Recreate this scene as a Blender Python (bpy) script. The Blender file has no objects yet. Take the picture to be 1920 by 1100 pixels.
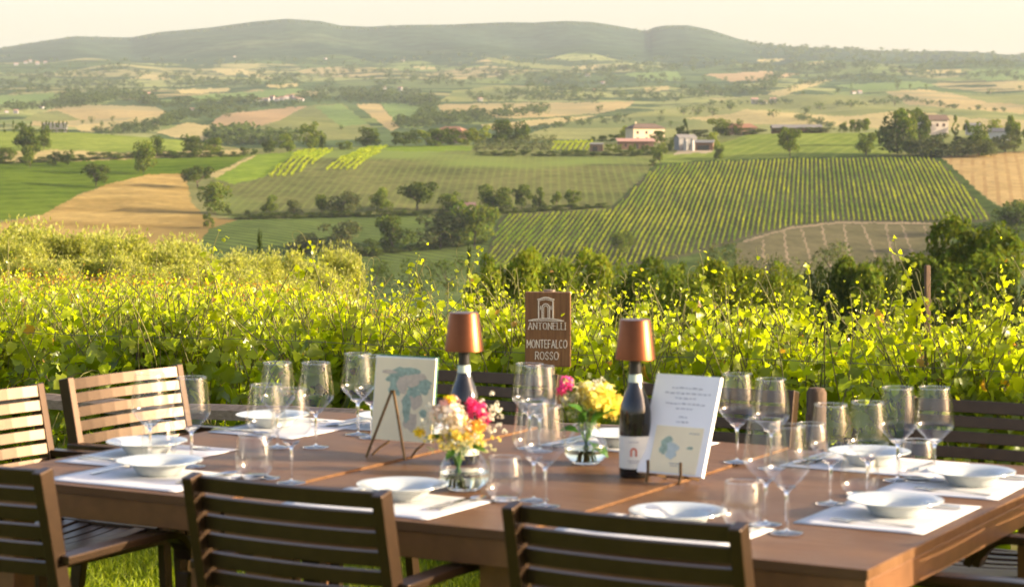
import bpy, math, random
import numpy as np
from mathutils import Vector, Matrix, Euler

random.seed(7)
rng = np.random.default_rng(7)
SC = bpy.context.scene
COL = SC.collection
R = math.radians
# camera model, measured on the photograph: 76 mm lens, eye 1.585 m above the lawn
F, CX, HY, CZ = 4050.0, 960.0, 280.0, 1.585


def P(px, py, z):
    """world point at height z seen at photo pixel (px, py)"""
    d = F * (CZ - z) / (py - HY)
    return Vector(((px - CX) / F * d, d, z))


def PD(px, py, d):
    """world point at depth d seen at photo pixel (px, py)"""
    return Vector(((px - CX) / F * d, d, CZ - (py - HY) / F * d))


# ------------------------------------------------------------------ objects
def tag(o, label=None, cat=None, group=None, kind=None):
    if label: o['label'] = label
    if cat: o['category'] = cat
    if group: o['group'] = group
    if kind: o['kind'] = kind
    return o


def empty(name, loc=(0, 0, 0), rz=0.0, label=None, cat=None, group=None):
    o = bpy.data.objects.new(name, None)
    o.empty_display_size = 0.1
    COL.objects.link(o)
    o.location = loc
    o.rotation_euler = (0, 0, rz)
    return tag(o, label, cat, group)


def copy_tree(o, parent=None):
    c = o.copy()
    COL.objects.link(c)
    if parent is not None:
        c.parent = parent
    for ch in list(o.children):
        copy_tree(ch, c)
    return c


class MB:
    """collects shapes into one mesh"""
    def __init__(s):
        s.v, s.f, s.m = [], [], []

    def add(s, verts, faces, mi=0, M=None):
        k = len(s.v)
        if M is not None:
            verts = [M @ Vector(p) for p in verts]
        s.v.extend([tuple(p) for p in verts])
        s.f.extend([tuple(i + k for i in f) for f in faces])
        s.m.extend([mi] * len(faces))
        return s

    def box(s, c, size, M=None, mi=0):
        x, y, z = [q / 2 for q in size]
        vs = [Vector((sx * x, sy * y, sz * z)) for sz in (-1, 1) for sy in (-1, 1) for sx in (-1, 1)]
        T = Matrix.Translation(Vector(c))
        T = (T @ M.to_4x4()) if M is not None else T
        return s.add(vs, [(0, 2, 3, 1), (4, 5, 7, 6), (0, 1, 5, 4), (2, 6, 7, 3), (0, 4, 6, 2), (1, 3, 7, 5)], mi, T)

    def sweep(s, path, sect, up=(0, 0, 1), mi=0, scale=None, caps=True):
        """sweep a closed 2-D section [(a, b)] along a path; a runs sideways, b along 'up'"""
        path = [Vector(p) for p in path]
        n, m = len(path), len(sect)
        vs, fs = [], []
        up = Vector(up)
        for i, p in enumerate(path):
            t = (path[min(i + 1, n - 1)] - path[max(i - 1, 0)]).normalized()
            a = t.cross(up)
            if a.length < 1e-4:
                a = t.cross(Vector((0.3, 1, 0.2)))
            a.normalize()
            b = a.cross(t).normalized()
            k = 1.0 if scale is None else scale[i]
            for (u, w) in sect:
                vs.append(p + a * (u * k) + b * (w * k))
        for i in range(n - 1):
            for j in range(m):
                j2 = (j + 1) % m
                fs.append((i * m + j, i * m + j2, (i + 1) * m + j2, (i + 1) * m + j))
        if caps:
            fs.append(tuple(range(m - 1, -1, -1)))
            fs.append(tuple((n - 1) * m + j for j in range(m)))
        return s.add(vs, fs, mi)

    def tube(s, path, r, seg=8, mi=0, up=(0, 0, 1)):
        sc = list(r) if isinstance(r, (list, tuple)) else [r] * len(path)
        sect = [(math.cos(2 * math.pi * j / seg), math.sin(2 * math.pi * j / seg)) for j in range(seg)]
        return s.sweep(path, sect, up, mi, sc)

    def bar(s, path, w, h, up=(0, 0, 1), mi=0):
        return s.sweep(path, [(-w / 2, -h / 2), (w / 2, -h / 2), (w / 2, h / 2), (-w / 2, h / 2)], up, mi)

    def lathe(s, prof, seg=32, M=None, mi=0, closed=False):
        vs, fs = [], []
        n = len(prof)
        for (r, z) in prof:
            for j in range(seg):
                a = 2 * math.pi * j / seg
                vs.append((r * math.cos(a), r * math.sin(a), z))
        for i in range(n - 1 + (1 if closed else 0)):
            i2 = (i + 1) % n
            for j in range(seg):
                j2 = (j + 1) % seg
                fs.append((i * seg + j, i * seg + j2, i2 * seg + j2, i2 * seg + j))
        if not closed:
            if prof[0][0] > 1e-5: fs.append(tuple(range(seg - 1, -1, -1)))
            if prof[-1][0] > 1e-5: fs.append(tuple((n - 1) * seg + j for j in range(seg)))
        return s.add(vs, fs, mi, M)

    def prism(s, poly, h0, h1, M=None, mi=0):
        n = len(poly)
        vs = [(x, y, h0) for x, y in poly] + [(x, y, h1) for x, y in poly]
        fs = [tuple(range(n - 1, -1, -1)), tuple(range(n, 2 * n))]
        fs += [(i, (i + 1) % n, n + (i + 1) % n, n + i) for i in range(n)]
        return s.add(vs, fs, mi, M)

    def build(s, name, mats, parent=None, smooth=False, loc=None, rz=None, bevel=0.0, weld=False):
        me = bpy.data.meshes.new(name)
        me.from_pydata(s.v, [], s.f)
        if not isinstance(mats, (list, tuple)): mats = [mats]
        for m in mats: me.materials.append(m)
        me.polygons.foreach_set('material_index', s.m)
        if smooth:
            me.polygons.foreach_set('use_smooth', [True] * len(me.polygons))
        me.update()
        o = bpy.data.objects.new(name, me)
        COL.objects.link(o)
        if parent is not None: o.parent = parent
        if loc is not None: o.location = loc
        if rz is not None: o.rotation_euler = (0, 0, rz)
        if smooth == 'auto':
            me.set_sharp_from_angle(angle=R(38))
        if bevel:
            b = o.modifiers.new('edge', 'BEVEL'); b.width = bevel; b.segments = 2; b.limit_method = 'ANGLE'; b.angle_limit = R(40)
        return o


def mesh_np(name, V, Fa, mats, tint=None, parent=None, loc=None, smooth=False, mi=None):
    """mesh object from arrays: V (n,3), Fa (m,k) equal-sized polygons, tint (m,3) per-face colour"""
    V = np.asarray(V, np.float32); Fa = np.asarray(Fa, np.int32)
    me = bpy.data.meshes.new(name)
    m, k = Fa.shape
    me.vertices.add(len(V)); me.vertices.foreach_set('co', V.ravel())
    me.loops.add(m * k); me.loops.foreach_set('vertex_index', Fa.ravel())
    me.polygons.add(m)
    me.polygons.foreach_set('loop_start', np.arange(0, m * k, k, dtype=np.int32))
    if smooth: me.polygons.foreach_set('use_smooth', np.ones(m, bool))
    if not isinstance(mats, (list, tuple)): mats = [mats]
    for x in mats: me.materials.append(x)
    if mi is not None: me.polygons.foreach_set('material_index', np.asarray(mi, np.int32))
    me.update(calc_edges=True)
    if tint is not None:
        a = me.attributes.new('tint', 'FLOAT_COLOR', 'FACE')
        t = np.ones((m, 4), np.float32); t[:, :3] = tint
        a.data.foreach_set('color', t.ravel())
    o = bpy.data.objects.new(name, me)
    COL.objects.link(o)
    if parent is not None: o.parent = parent
    if loc is not None: o.location = loc
    return o


# ---------------------------------------------------------------- materials
MATS = {}


class NT:
    def __init__(s, name):
        s.m = bpy.data.materials.new(name); s.m.use_nodes = True
        s.t = s.m.node_tree; s.t.nodes.clear()
        s.out = s.t.nodes.new('ShaderNodeOutputMaterial')

    def n(s, typ, **kw):
        nd = s.t.nodes.new('ShaderNode' + typ)
        for k, v in kw.items():
            if k in nd.inputs: nd.inputs[k].default_value = v
            else: setattr(nd, k, v)
        return nd

    def l(s, a, b):
        s.t.links.new(a, b)

    def ramp(s, fac, stops):
        nd = s.t.nodes.new('ShaderNodeValToRGB')
        e = nd.color_ramp.elements
        while len(e) < len(stops): e.new(0.5)
        for q, (p, c) in zip(e, stops):
            q.position = p; q.color = (*c, 1)
        s.l(fac, nd.inputs[0])
        return nd.outputs[0]

    def noise(s, scale, detail=4, rough=0.55, coord='Object', vec=None, stretch=None):
        tx = s.n('TexNoise'); tx.inputs['Scale'].default_value = scale
        tx.inputs['Detail'].default_value = detail; tx.inputs['Roughness'].default_value = rough
        if vec is None:
            vec = s.n('TexCoord').outputs[coord]
        if stretch:
            mp = s.n('Mapping'); mp.inputs['Scale'].default_value = stretch
            s.l(vec, mp.inputs[0]); vec = mp.outputs[0]
        s.l(vec, tx.inputs['Vector'])
        return tx.outputs['Fac']

    def mix(s, fac, a, b, blend='MIX'):
        nd = s.t.nodes.new('ShaderNodeMix'); nd.data_type = 'RGBA'; nd.blend_type = blend
        for sock, val in ((nd.inputs[0], fac), (nd.inputs[6], a), (nd.inputs[7], b)):
            if hasattr(val, 'is_linked'): s.l(val, sock)
            elif isinstance(val, (int, float)): sock.default_value = val
            else: sock.default_value = (*val, 1)
        return nd.outputs[2]

    def math(s, op, a, b=0.0):
        nd = s.t.nodes.new('ShaderNodeMath'); nd.operation = op
        for sock, val in ((nd.inputs[0], a), (nd.inputs[1], b)):
            if hasattr(val, 'is_linked'): s.l(val, sock)
            else: sock.default_value = val
        return nd.outputs[0]

    def bsdf(s, color, rough=0.6, metal=0.0, spec=0.5, bump=None, bump_d=0.002, **kw):
        b = s.n('BsdfPrincipled')
        for sock, val in ((b.inputs['Base Color'], color), (b.inputs['Roughness'], rough)):
            if hasattr(val, 'is_linked'): s.l(val, sock)
            elif isinstance(val, (int, float)): sock.default_value = val
            else: sock.default_value = (*val, 1)
        b.inputs['Metallic'].default_value = metal
        b.inputs['Specular IOR Level'].default_value = spec
        for k, v in kw.items(): b.inputs[k].default_value = v
        if bump is not None:
            bp = s.n('Bump'); bp.inputs['Distance'].default_value = bump_d; bp.inputs['Strength'].default_value = 0.6
            s.l(bump, bp.inputs['Height']); s.l(bp.outputs[0], b.inputs['Normal'])
        return b

    def done(s, sh):
        s.l(sh.outputs[0] if hasattr(sh, 'outputs') else sh, s.out.inputs['Surface'])
        return s.m


def simple(name, c, rough=0.6, metal=0.0, spec=0.5, var=0.12, scale=30.0, bump=0.0):
    if name in MATS: return MATS[name]
    t = NT(name)
    f = t.noise(scale)
    lo = tuple(x * (1 - var) for x in c); hi = tuple(min(1, x * (1 + var)) for x in c)
    col = t.ramp(f, [(0.3, lo), (0.7, hi)])
    b = t.bsdf(col, rough, metal, spec, bump=f if bump else None, bump_d=bump or 0.001)
    MATS[name] = t.done(b)
    return MATS[name]


def leafmat(name, trans=0.5, rough=0.5, spec=0.3, tmul=(1.5, 1.5, 0.8), nscale=None):
    """two-sided leaf: diffuse/gloss plus light passing through, coloured by the mesh's own tint"""
    if name in MATS: return MATS[name]
    t = NT(name)
    a = t.n('Attribute'); a.attribute_name = 'tint'
    col = a.outputs['Color']
    if nscale:
        f = t.noise(nscale, 2)
        col = t.mix(1.0, col, t.ramp(f, [(0.3, (0.75, 0.78, 0.7)), (0.7, (1.2, 1.15, 1.1))]), 'MULTIPLY')
    b = t.bsdf(col, rough, 0, spec)
    tr = t.n('BsdfTranslucent')
    t.l(t.mix(1.0, col, tmul, 'MULTIPLY'), tr.inputs['Color'])
    mx = t.n('MixShader'); mx.inputs[0].default_value = trans
    t.l(b.outputs[0], mx.inputs[1]); t.l(tr.outputs[0], mx.inputs[2])
    MATS[name] = t.done(mx)
    return MATS[name]


def wood(name, c1, c2, scale=6.0, stretch=(1, 14, 14), rough=0.6, spec=0.35, bump=0.001):
    if name in MATS: return MATS[name]
    t = NT(name)
    f = t.noise(scale, 6, 0.6, stretch=stretch)
    g = t.noise(2.0, 3)
    col = t.ramp(f, [(0.32, c1), (0.68, c2)])
    col = t.mix(1.0, col, t.ramp(g, [(0.3, (0.8, 0.8, 0.8)), (0.7, (1.12, 1.1, 1.08))]), 'MULTIPLY')
    MATS[name] = t.done(t.bsdf(col, rough, 0, spec, bump=f, bump_d=bump))
    return MATS[name]


def thin_glass(name, tint=(0.985, 0.99, 0.985), ior=1.5, rough=0.11):
    """thin-walled glass: straight-through light plus a Fresnel reflection"""
    if name in MATS: return MATS[name]
    t = NT(name)
    lw = t.n('LayerWeight'); lw.inputs['Blend'].default_value = .5
    tr = t.n('BsdfTransparent'); tr.inputs['Color'].default_value = (*tint, 1)
    gl = t.n('BsdfGlossy'); gl.inputs['Roughness'].default_value = rough
    k = t.math('ADD', t.math('MULTIPLY', t.math('POWER', lw.outputs['Facing'], 3.4), .62), .065)
    mx = t.n('MixShader')
    t.l(k, mx.inputs[0]); t.l(tr.outputs[0], mx.inputs[1]); t.l(gl.outputs[0], mx.inputs[2])
    MATS[name] = t.done(mx)
    return MATS[name]


def solid_glass(name, c=(1, 1, 1), rough=0.09, ior=1.48):
    if name in MATS: return MATS[name]
    t = NT(name)
    g = t.n('BsdfGlass'); g.inputs['Color'].default_value = (*c, 1)
    g.inputs['Roughness'].default_value = rough; g.inputs['IOR'].default_value = ior
    MATS[name] = t.done(g)
    return MATS[name]


def pchip(x, y, xq):
    x = np.asarray(x, float); y = np.asarray(y, float); xq = np.asarray(xq, float)
    h = np.diff(x); dl = np.diff(y) / h
    d = np.zeros_like(y); d[0], d[-1] = dl[0], dl[-1]
    for i in range(1, len(x) - 1):
        if dl[i - 1] * dl[i] > 0:
            w1, w2 = 2 * h[i] + h[i - 1], h[i] + 2 * h[i - 1]
            d[i] = (w1 + w2) / (w1 / dl[i - 1] + w2 / dl[i])
    k = np.clip(np.searchsorted(x, xq) - 1, 0, len(x) - 2)
    t = np.clip((xq - x[k]) / h[k], 0, 1)
    return ((2 * t**3 - 3 * t**2 + 1) * y[k] + (t**3 - 2 * t**2 + t) * h[k] * d[k]
            + (-2 * t**3 + 3 * t**2) * y[k + 1] + (t**3 - t**2) * h[k] * d[k + 1])


def inpoly(px, py, poly):
    px = np.asarray(px); py = np.asarray(py)
    r = np.zeros(px.shape, bool)
    n = len(poly)
    for i in range(n):
        x1, y1 = poly[i]; x2, y2 = poly[(i + 1) % n]
        if y1 == y2: continue
        c = ((y1 > py) != (y2 > py)) & (px < (x2 - x1) * (py - y1) / (y2 - y1) + x1)
        r ^= c
    return r
# =================================================================== camera, light, air
cam_d = bpy.data.cameras.new('camera'); cam = bpy.data.objects.new('camera', cam_d); COL.objects.link(cam)
cam.location = (0, 0, CZ); cam.rotation_euler = (R(90), 0, 0)
cam_d.sensor_width = 36; cam_d.lens = 36 * F / 1920; cam_d.shift_y = -270 / 1920
cam_d.clip_start = 0.1; cam_d.clip_end = 40000
cam_d.dof.use_dof = True; cam_d.dof.focus_distance = 12.0; cam_d.dof.aperture_fstop = 6.1
SC.camera = cam

SUN_AZ, SUN_EL = 97.0, 15.0
sd = Vector((math.sin(R(SUN_AZ)) * math.cos(R(SUN_EL)), math.cos(R(SUN_AZ)) * math.cos(R(SUN_EL)), math.sin(R(SUN_EL))))
sl = bpy.data.lights.new('sun', 'SUN'); sun = bpy.data.objects.new('sun', sl); COL.objects.link(sun)
sl.energy = 5.0; sl.angle = R(0.6); sl.color = (1.0, 0.84, 0.60)
sun.rotation_euler = (-sd).to_track_quat('-Z', 'Y').to_euler()
sun.location = (60, 30, 40)

W = bpy.data.worlds.new('World'); SC.world = W; W.use_nodes = True
wt = W.node_tree; wt.nodes.clear()
sky = wt.nodes.new('ShaderNodeTexSky'); sky.sky_type = 'NISHITA'; sky.sun_disc = False
sky.sun_elevation = R(SUN_EL); sky.sun_rotation = R(SUN_AZ)
sky.dust_density = 4.0; sky.air_density = 1.0; sky.ozone_density = 1.0
wb = wt.nodes.new('ShaderNodeBackground'); wb.inputs[1].default_value = 0.15
wo = wt.nodes.new('ShaderNodeOutputWorld')
wm = wt.nodes.new('ShaderNodeMix'); wm.data_type = 'RGBA'; wm.blend_type = 'MULTIPLY'; wm.inputs[0].default_value = 1
wm.inputs[7].default_value = (1.13, 1.005, 1.04, 1)          # the photograph's warm white balance
wt.links.new(sky.outputs[0], wm.inputs[6]); wt.links.new(wm.outputs[2], wb.inputs[0]); wt.links.new(wb.outputs[0], wo.inputs[0])

SC.view_settings.view_transform = 'Standard'; SC.view_settings.look = 'None'
SC.view_settings.gamma = 1; SC.view_settings.exposure = 1.54
SC.cycles.use_denoising = True
SC.cycles.max_bounces = 12; SC.cycles.diffuse_bounces = 7; SC.cycles.glossy_bounces = 4
SC.cycles.transmission_bounces = 8; SC.cycles.transparent_max_bounces = 24; SC.cycles.volume_bounces = 1
SC.cycles.caustics_reflective = False; SC.cycles.caustics_refractive = False
SC.cycles.sample_clamp_indirect = 6

hz = NT('haze_air')
pv = hz.n('VolumePrincipled'); pv.inputs['Color'].default_value = (0.80, 0.91, 0.97, 1)
pv.inputs['Density'].default_value = 3.8e-5; pv.inputs['Anisotropy'].default_value = 0.0
hz.l(pv.outputs[0], hz.out.inputs['Volume'])
b = MB(); b.box((0, 0, 230), (60000, 60000, 560))
tag(b.build('haze', hz.m), kind='stuff')

# =================================================================== terrain
def lin(pts):
    xs = [p[0] for p in pts]; ys = [p[1] for p in pts]
    return lambda x: np.interp(x, xs, ys)

crest = lin([(-400, 244), (0, 246), (150, 249), (330, 262), (450, 279), (640, 276), (760, 273), (900, 270), (1040, 268), (1230, 264), (1400, 252), (1500, 250), (1650, 248), (1780, 254), (1920, 262), (2300, 262)])
skyl = lin([(-400, 100), (-100, 98), (0, 92), (60, 82), (140, 70), (200, 72), (245, 74), (300, 64), (400, 55), (480, 45), (540, 39.5), (600, 44), (640, 53), (690, 55), (760, 50), (850, 49), (950, 45), (1000, 46), (1060, 43), (1110, 44.5), (1160, 52), (1212, 62), (1226, 55), (1245, 52), (1290, 52), (1330, 60), (1380, 75), (1430, 86), (1500, 91), (1600, 95), (1700, 100), (1800, 104), (1850, 103), (1920, 108), (2300, 112)])
ST = np.arange(-400, 2321, 8.0)
RG = np.concatenate([np.linspace(0, 70, 90), np.geomspace(70.5, 690, 120), np.linspace(692, 1260, 260), np.geomspace(1262, 9600, 330)])
KR = [0, 4, 8.3, 12, 20, 40, 70, 110, 150, 300, 500, 600, 700, 760, 830, 915, 1030, 1110, 1200, 1340, 1500, 1900, 2200, 2800, 3500, 4300, 5000, 6200, 7500, 9000, 9600]
prng = np.random.default_rng(3)
WV = [(prng.uniform(0.003, 0.022), prng.uniform(4, 30), prng.uniform(0, 6.28), prng.uniform(0, 6.28)) for _ in range(14)]
ZT = np.zeros((len(ST), len(RG)))
for i, x in enumerate(ST):
    yc, ys = float(crest(x)), float(skyl(x))
    cz = math.cos(math.atan((x - CX) / F))
    ns_ = float(np.interp(x, [0, 500, 1000, 1900], [.85, 1.0, 1.7, 1.9]))
    kz = [0, 0, 0, -.15 * ns_, -.6 * ns_, -1.75 * ns_, -4.3 - .4 * ns_, -9.5, -15, -26, -33, -36]
    rows = [500, 450, 400, 350, 300, yc + .38 * (300 - yc), yc, yc + 16, 281, 248, 226, 197, 171, 147, 124, ys + .36 * (124 - ys), ys, ys + 75, ys + 120]
    for r, y in zip(KR[12:], rows):
        kz.append(CZ - (y - HY) / F * r * cz)
    ZT[i] = pchip(KR, kz, RG)
XS, RS = np.meshgrid(ST, RG, indexing='ij')
LR = np.log(np.maximum(RS, 1))
wave = np.zeros_like(ZT)
for k, (a, bq, p, q) in enumerate(WV):
    wave += np.sin(XS * a + p + 1.3 * np.sin(LR * bq * .4 + q)) * np.sin(LR * bq + q + XS * a * .6) / (1 + .12 * k)
wave /= 3.2
amp = np.interp(RS, [0, 60, 300, 700, 1150, 1210, 1700, 2200, 5000, 6000, 7000, 7450, 9000], [0, 0, .5, 3.6, 2.6, .4, 2, 6, 8, 13, 8, 0, 0])
ZT += wave * amp / F * RS
ZAVG = ZT.mean(axis=0)


def ground_ar(az, r):
    """terrain height for azimuth (radians, clockwise from +Y) and horizontal distance"""
    az = np.asarray(az, float); r = np.asarray(r, float)
    azc = np.clip(az, R(-18), R(18))
    fx = np.clip((CX + F * np.tan(azc) - ST[0]) / 8.0, 0, len(ST) - 1.001)
    fr = np.clip(np.interp(r, RG, np.arange(len(RG))), 0, len(RG) - 1.001)
    i = fx.astype(int); j = fr.astype(int); u = fx - i; v = fr - j
    z = ZT[i, j] * (1 - u) * (1 - v) + ZT[i + 1, j] * u * (1 - v) + ZT[i, j + 1] * (1 - u) * v + ZT[i + 1, j + 1] * u * v
    w = np.clip((np.abs(az) - R(18)) / R(50), 0, 1); w = w * w * (3 - 2 * w)
    return z * (1 - w) + np.interp(r, RG, ZAVG) * w


def gz(x, y):
    return float(ground_ar(math.atan2(x, y), math.hypot(x, y)))


def land(px, py, r0, r1):
    """where the line of sight through photo pixel (px, py) meets the terrain between distances r0 and r1"""
    az = math.atan((px - CX) / F)
    r = np.linspace(r0, r1, 700)
    z = ground_ar(np.full_like(r, az), r)
    row = HY + F * (CZ - z) / (r * math.cos(az))
    k = np.nonzero(row <= py)[0]
    k = int(k[0]) if len(k) else int(np.argmin(row))
    return Vector((r[k] * math.sin(az), r[k] * math.cos(az), float(z[k])))


MID, FAR = (640, 1205), (1500, 7400)

# ---- colours of the fields
def fieldmat(name, a, b, scale=0.02, stripe=None, det=5, stretch=None, rough=0.9, c=None):
    if name in MATS: return MATS[name]
    t = NT(name)
    f = t.noise(scale, det, 0.62, stretch=stretch)
    col = t.ramp(f, [(0.32, a), (0.66, b)])
    fm = t.noise(.16, 6, .75)
    col = t.mix(1, col, t.ramp(fm, [(.3, (.66, .68, .7)), (.7, (1.28, 1.25, 1.2))]), 'MULTIPLY')
    if c is not None:
        g = t.noise(scale * 0.31, 3, 0.5)
        col = t.mix(t.ramp(g, [(0.5, (0, 0, 0)), (0.62, (1, 1, 1))]), col, c)
    if stripe:
        az, sp, cs, amt = stripe
        tc = t.n('TexCoord'); sx = t.n('SeparateXYZ'); t.l(tc.outputs['Object'], sx.inputs[0])
        u = t.math('SUBTRACT', t.math('MULTIPLY', sx.outputs[0], math.cos(R(az)) * 2 * math.pi / sp), t.math('MULTIPLY', sx.outputs[1], math.sin(R(az)) * 2 * math.pi / sp))
        s_ = t.math('SINE', t.math('ADD', u, t.math('MULTIPLY', f, 1.5)))
        h = t.noise(0.05, 4)
        m = t.math('MULTIPLY', t.ramp(s_, [(0.25, (0, 0, 0)), (0.8, (1, 1, 1))]), t.math('MULTIPLY', t.ramp(h, [(0.3, (.2, .2, .2)), (0.65, (1, 1, 1))]), amt))
        col = t.mix(m, col, cs)
    MATS[name] = t.done(t.bsdf(col, rough, 0, 0.0))
    return MATS[name]


M_LAWN = fieldmat('lawn_soil', (.10, .145, .015), (.15, .20, .025), 9)
M_SOIL = fieldmat('vineyard_soil', (.10, .10, .03), (.17, .15, .06), 2.0)
M_VALLEY = fieldmat('valley_grass', (.06, .09, .03), (.10, .13, .045), .03)
M_HILL = fieldmat('hill_grass', (.10, .115, .04), (.17, .16, .065), .015)
# far plain: patchwork of small fields
t = NT('far_patchwork')
tc = t.n('TexCoord'); mp = t.n('Mapping'); mp.inputs['Scale'].default_value = (.0042, .0018, 0); mp.inputs['Rotation'].default_value = (0, 0, .25)
t.l(tc.outputs['Object'], mp.inputs[0])
nz = t.n('TexNoise'); nz.inputs['Scale'].default_value = 1.1; nz.inputs['Detail'].default_value = 3; t.l(mp.outputs[0], nz.inputs['Vector'])
vadd = t.n('VectorMath'); vadd.operation = 'MULTIPLY_ADD'; t.l(nz.outputs['Color'], vadd.inputs[0]); vadd.inputs[1].default_value = (.7, .7, 0); t.l(mp.outputs[0], vadd.inputs[2])
vo = t.n('TexVoronoi'); vo.inputs['Scale'].default_value = 1.0; t.l(vadd.outputs[0], vo.inputs['Vector'])
sp = t.n('SeparateColor'); t.l(vo.outputs['Color'], sp.inputs[0])
rp = t.n('ValToRGB'); rp.color_ramp.interpolation = 'CONSTANT'
els = rp.color_ramp.elements
for k, (p_, c_) in enumerate([(0, (.07, .10, .035)), (.22, (.13, .16, .05)), (.4, (.06, .085, .035)), (.52, (.20, .21, .075)), (.72, (.21, .19, .08)), (.80, (.10, .125, .045)), (.94, (.26, .21, .095))]):
    e = els[k] if k < 2 else els.new(p_)
    e.position = p_; e.color = (*c_, 1)
t.l(sp.outputs[0], rp.inputs[0])
wd = t.noise(.006, 8, .7)
col = t.mix(t.ramp(wd, [(.49, (0, 0, 0)), (.53, (1, 1, 1))]), rp.outputs[0], (.035, .055, .022))
fn = t.noise(.05, 4)
col = t.mix(1, col, t.ramp(fn, [(.3, (.8, .8, .8)), (.7, (1.15, 1.15, 1.15))]), 'MULTIPLY')
M_FAR = t.done(t.bsdf(col, .95, 0, 0))
t = NT('wooded_hills')
f1 = t.noise(.0035, 8, .65); f2 = t.noise(.02, 4, .7); f3 = t.noise(.0011, 5, .6)
col = t.ramp(f1, [(.35, (.018, .034, .022)), (.6, (.036, .055, .030))])
col = t.mix(t.ramp(f3, [(.62, (0, 0, 0)), (.70, (.6, .6, .6))]), col, (.10, .11, .05))
col = t.mix(1, col, t.ramp(f2, [(.3, (.3, .35, .35)), (.7, (1.5, 1.5, 1.5))]), 'MULTIPLY')
M_HILLS = t.done(t.bsdf(col, .95, 0, 0))

GREEN = fieldmat('green_crop', (.050, .085, .006), (.085, .125, .010), .02, stripe=(62, 14, (.12, .165, .02), .5), stretch=(.25, 1, 1))
PALEG = fieldmat('pale_green_crop', (.11, .15, .025), (.165, .20, .04), .03, stripe=(20, 7, (.21, .24, .05), .5))
BRIGHT = fieldmat('young_grass', (.085, .14, .012), (.14, .195, .02), .04, stripe=(35, 5, (.23, .29, .06), .6))
WHEAT = fieldmat('ripe_wheat', (.185, .125, .035), (.34, .245, .085), .05, stripe=(58, 6, (.20, .125, .045), .6), stretch=(.22, 1, 1), c=(.17, .12, .04))
WHEAT2 = fieldmat('pale_wheat', (.30, .21, .085), (.38, .27, .115), .03, stripe=(12, 5, (.24, .15, .06), .75))
STRAW = fieldmat('straw', (.27, .225, .095), (.35, .285, .125), .02, stripe=(70, 9, (.3, .23, .1), .4))
TAN = fieldmat('tan_stubble', (.26, .20, .09), (.34, .26, .115), .012, c=(.22, .19, .09))
ROSE = fieldmat('reddish_earth', (.25, .17, .09), (.31, .22, .115), .012)
OLIVE = fieldmat('olive_grass', (.11, .125, .042), (.17, .175, .06), .012)
MGREEN = fieldmat('mid_green', (.10, .15, .045), (.14, .19, .06), .02)
YGREEN = fieldmat('yellow_meadow', (.15, .165, .055), (.22, .215, .075), .012, c=(.11, .13, .045))
YOUNGV = fieldmat('young_vineyard', (.075, .085, .028), (.125, .125, .045), .02, stripe=(1.0, 3.6, (.15, .18, .042), .5), c=(.14, .18, .045))
DKVINE = fieldmat('dark_vineyard', (.045, .065, .02), (.07, .095, .028), .03, stripe=(-52, 5, (.12, .17, .03), .7))
VSOIL = fieldmat('row_soil', (.052, .056, .024), (.085, .080, .042), .03)
PLOUGH = fieldmat('ploughed_earth', (.085, .080, .038), (.125, .108, .055), .05, stripe=(-8, 3, (.11, .10, .05), .5))
DIRT = fieldmat('dirt_track', (.19, .15, .09), (.25, .19, .12), .1)
DARKG = fieldmat('verge_grass', (.035, .055, .014), (.06, .085, .022), .08)
YARD = fieldmat('farm_yard', (.28, .23, .15), (.36, .29, .19), .1)

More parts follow.
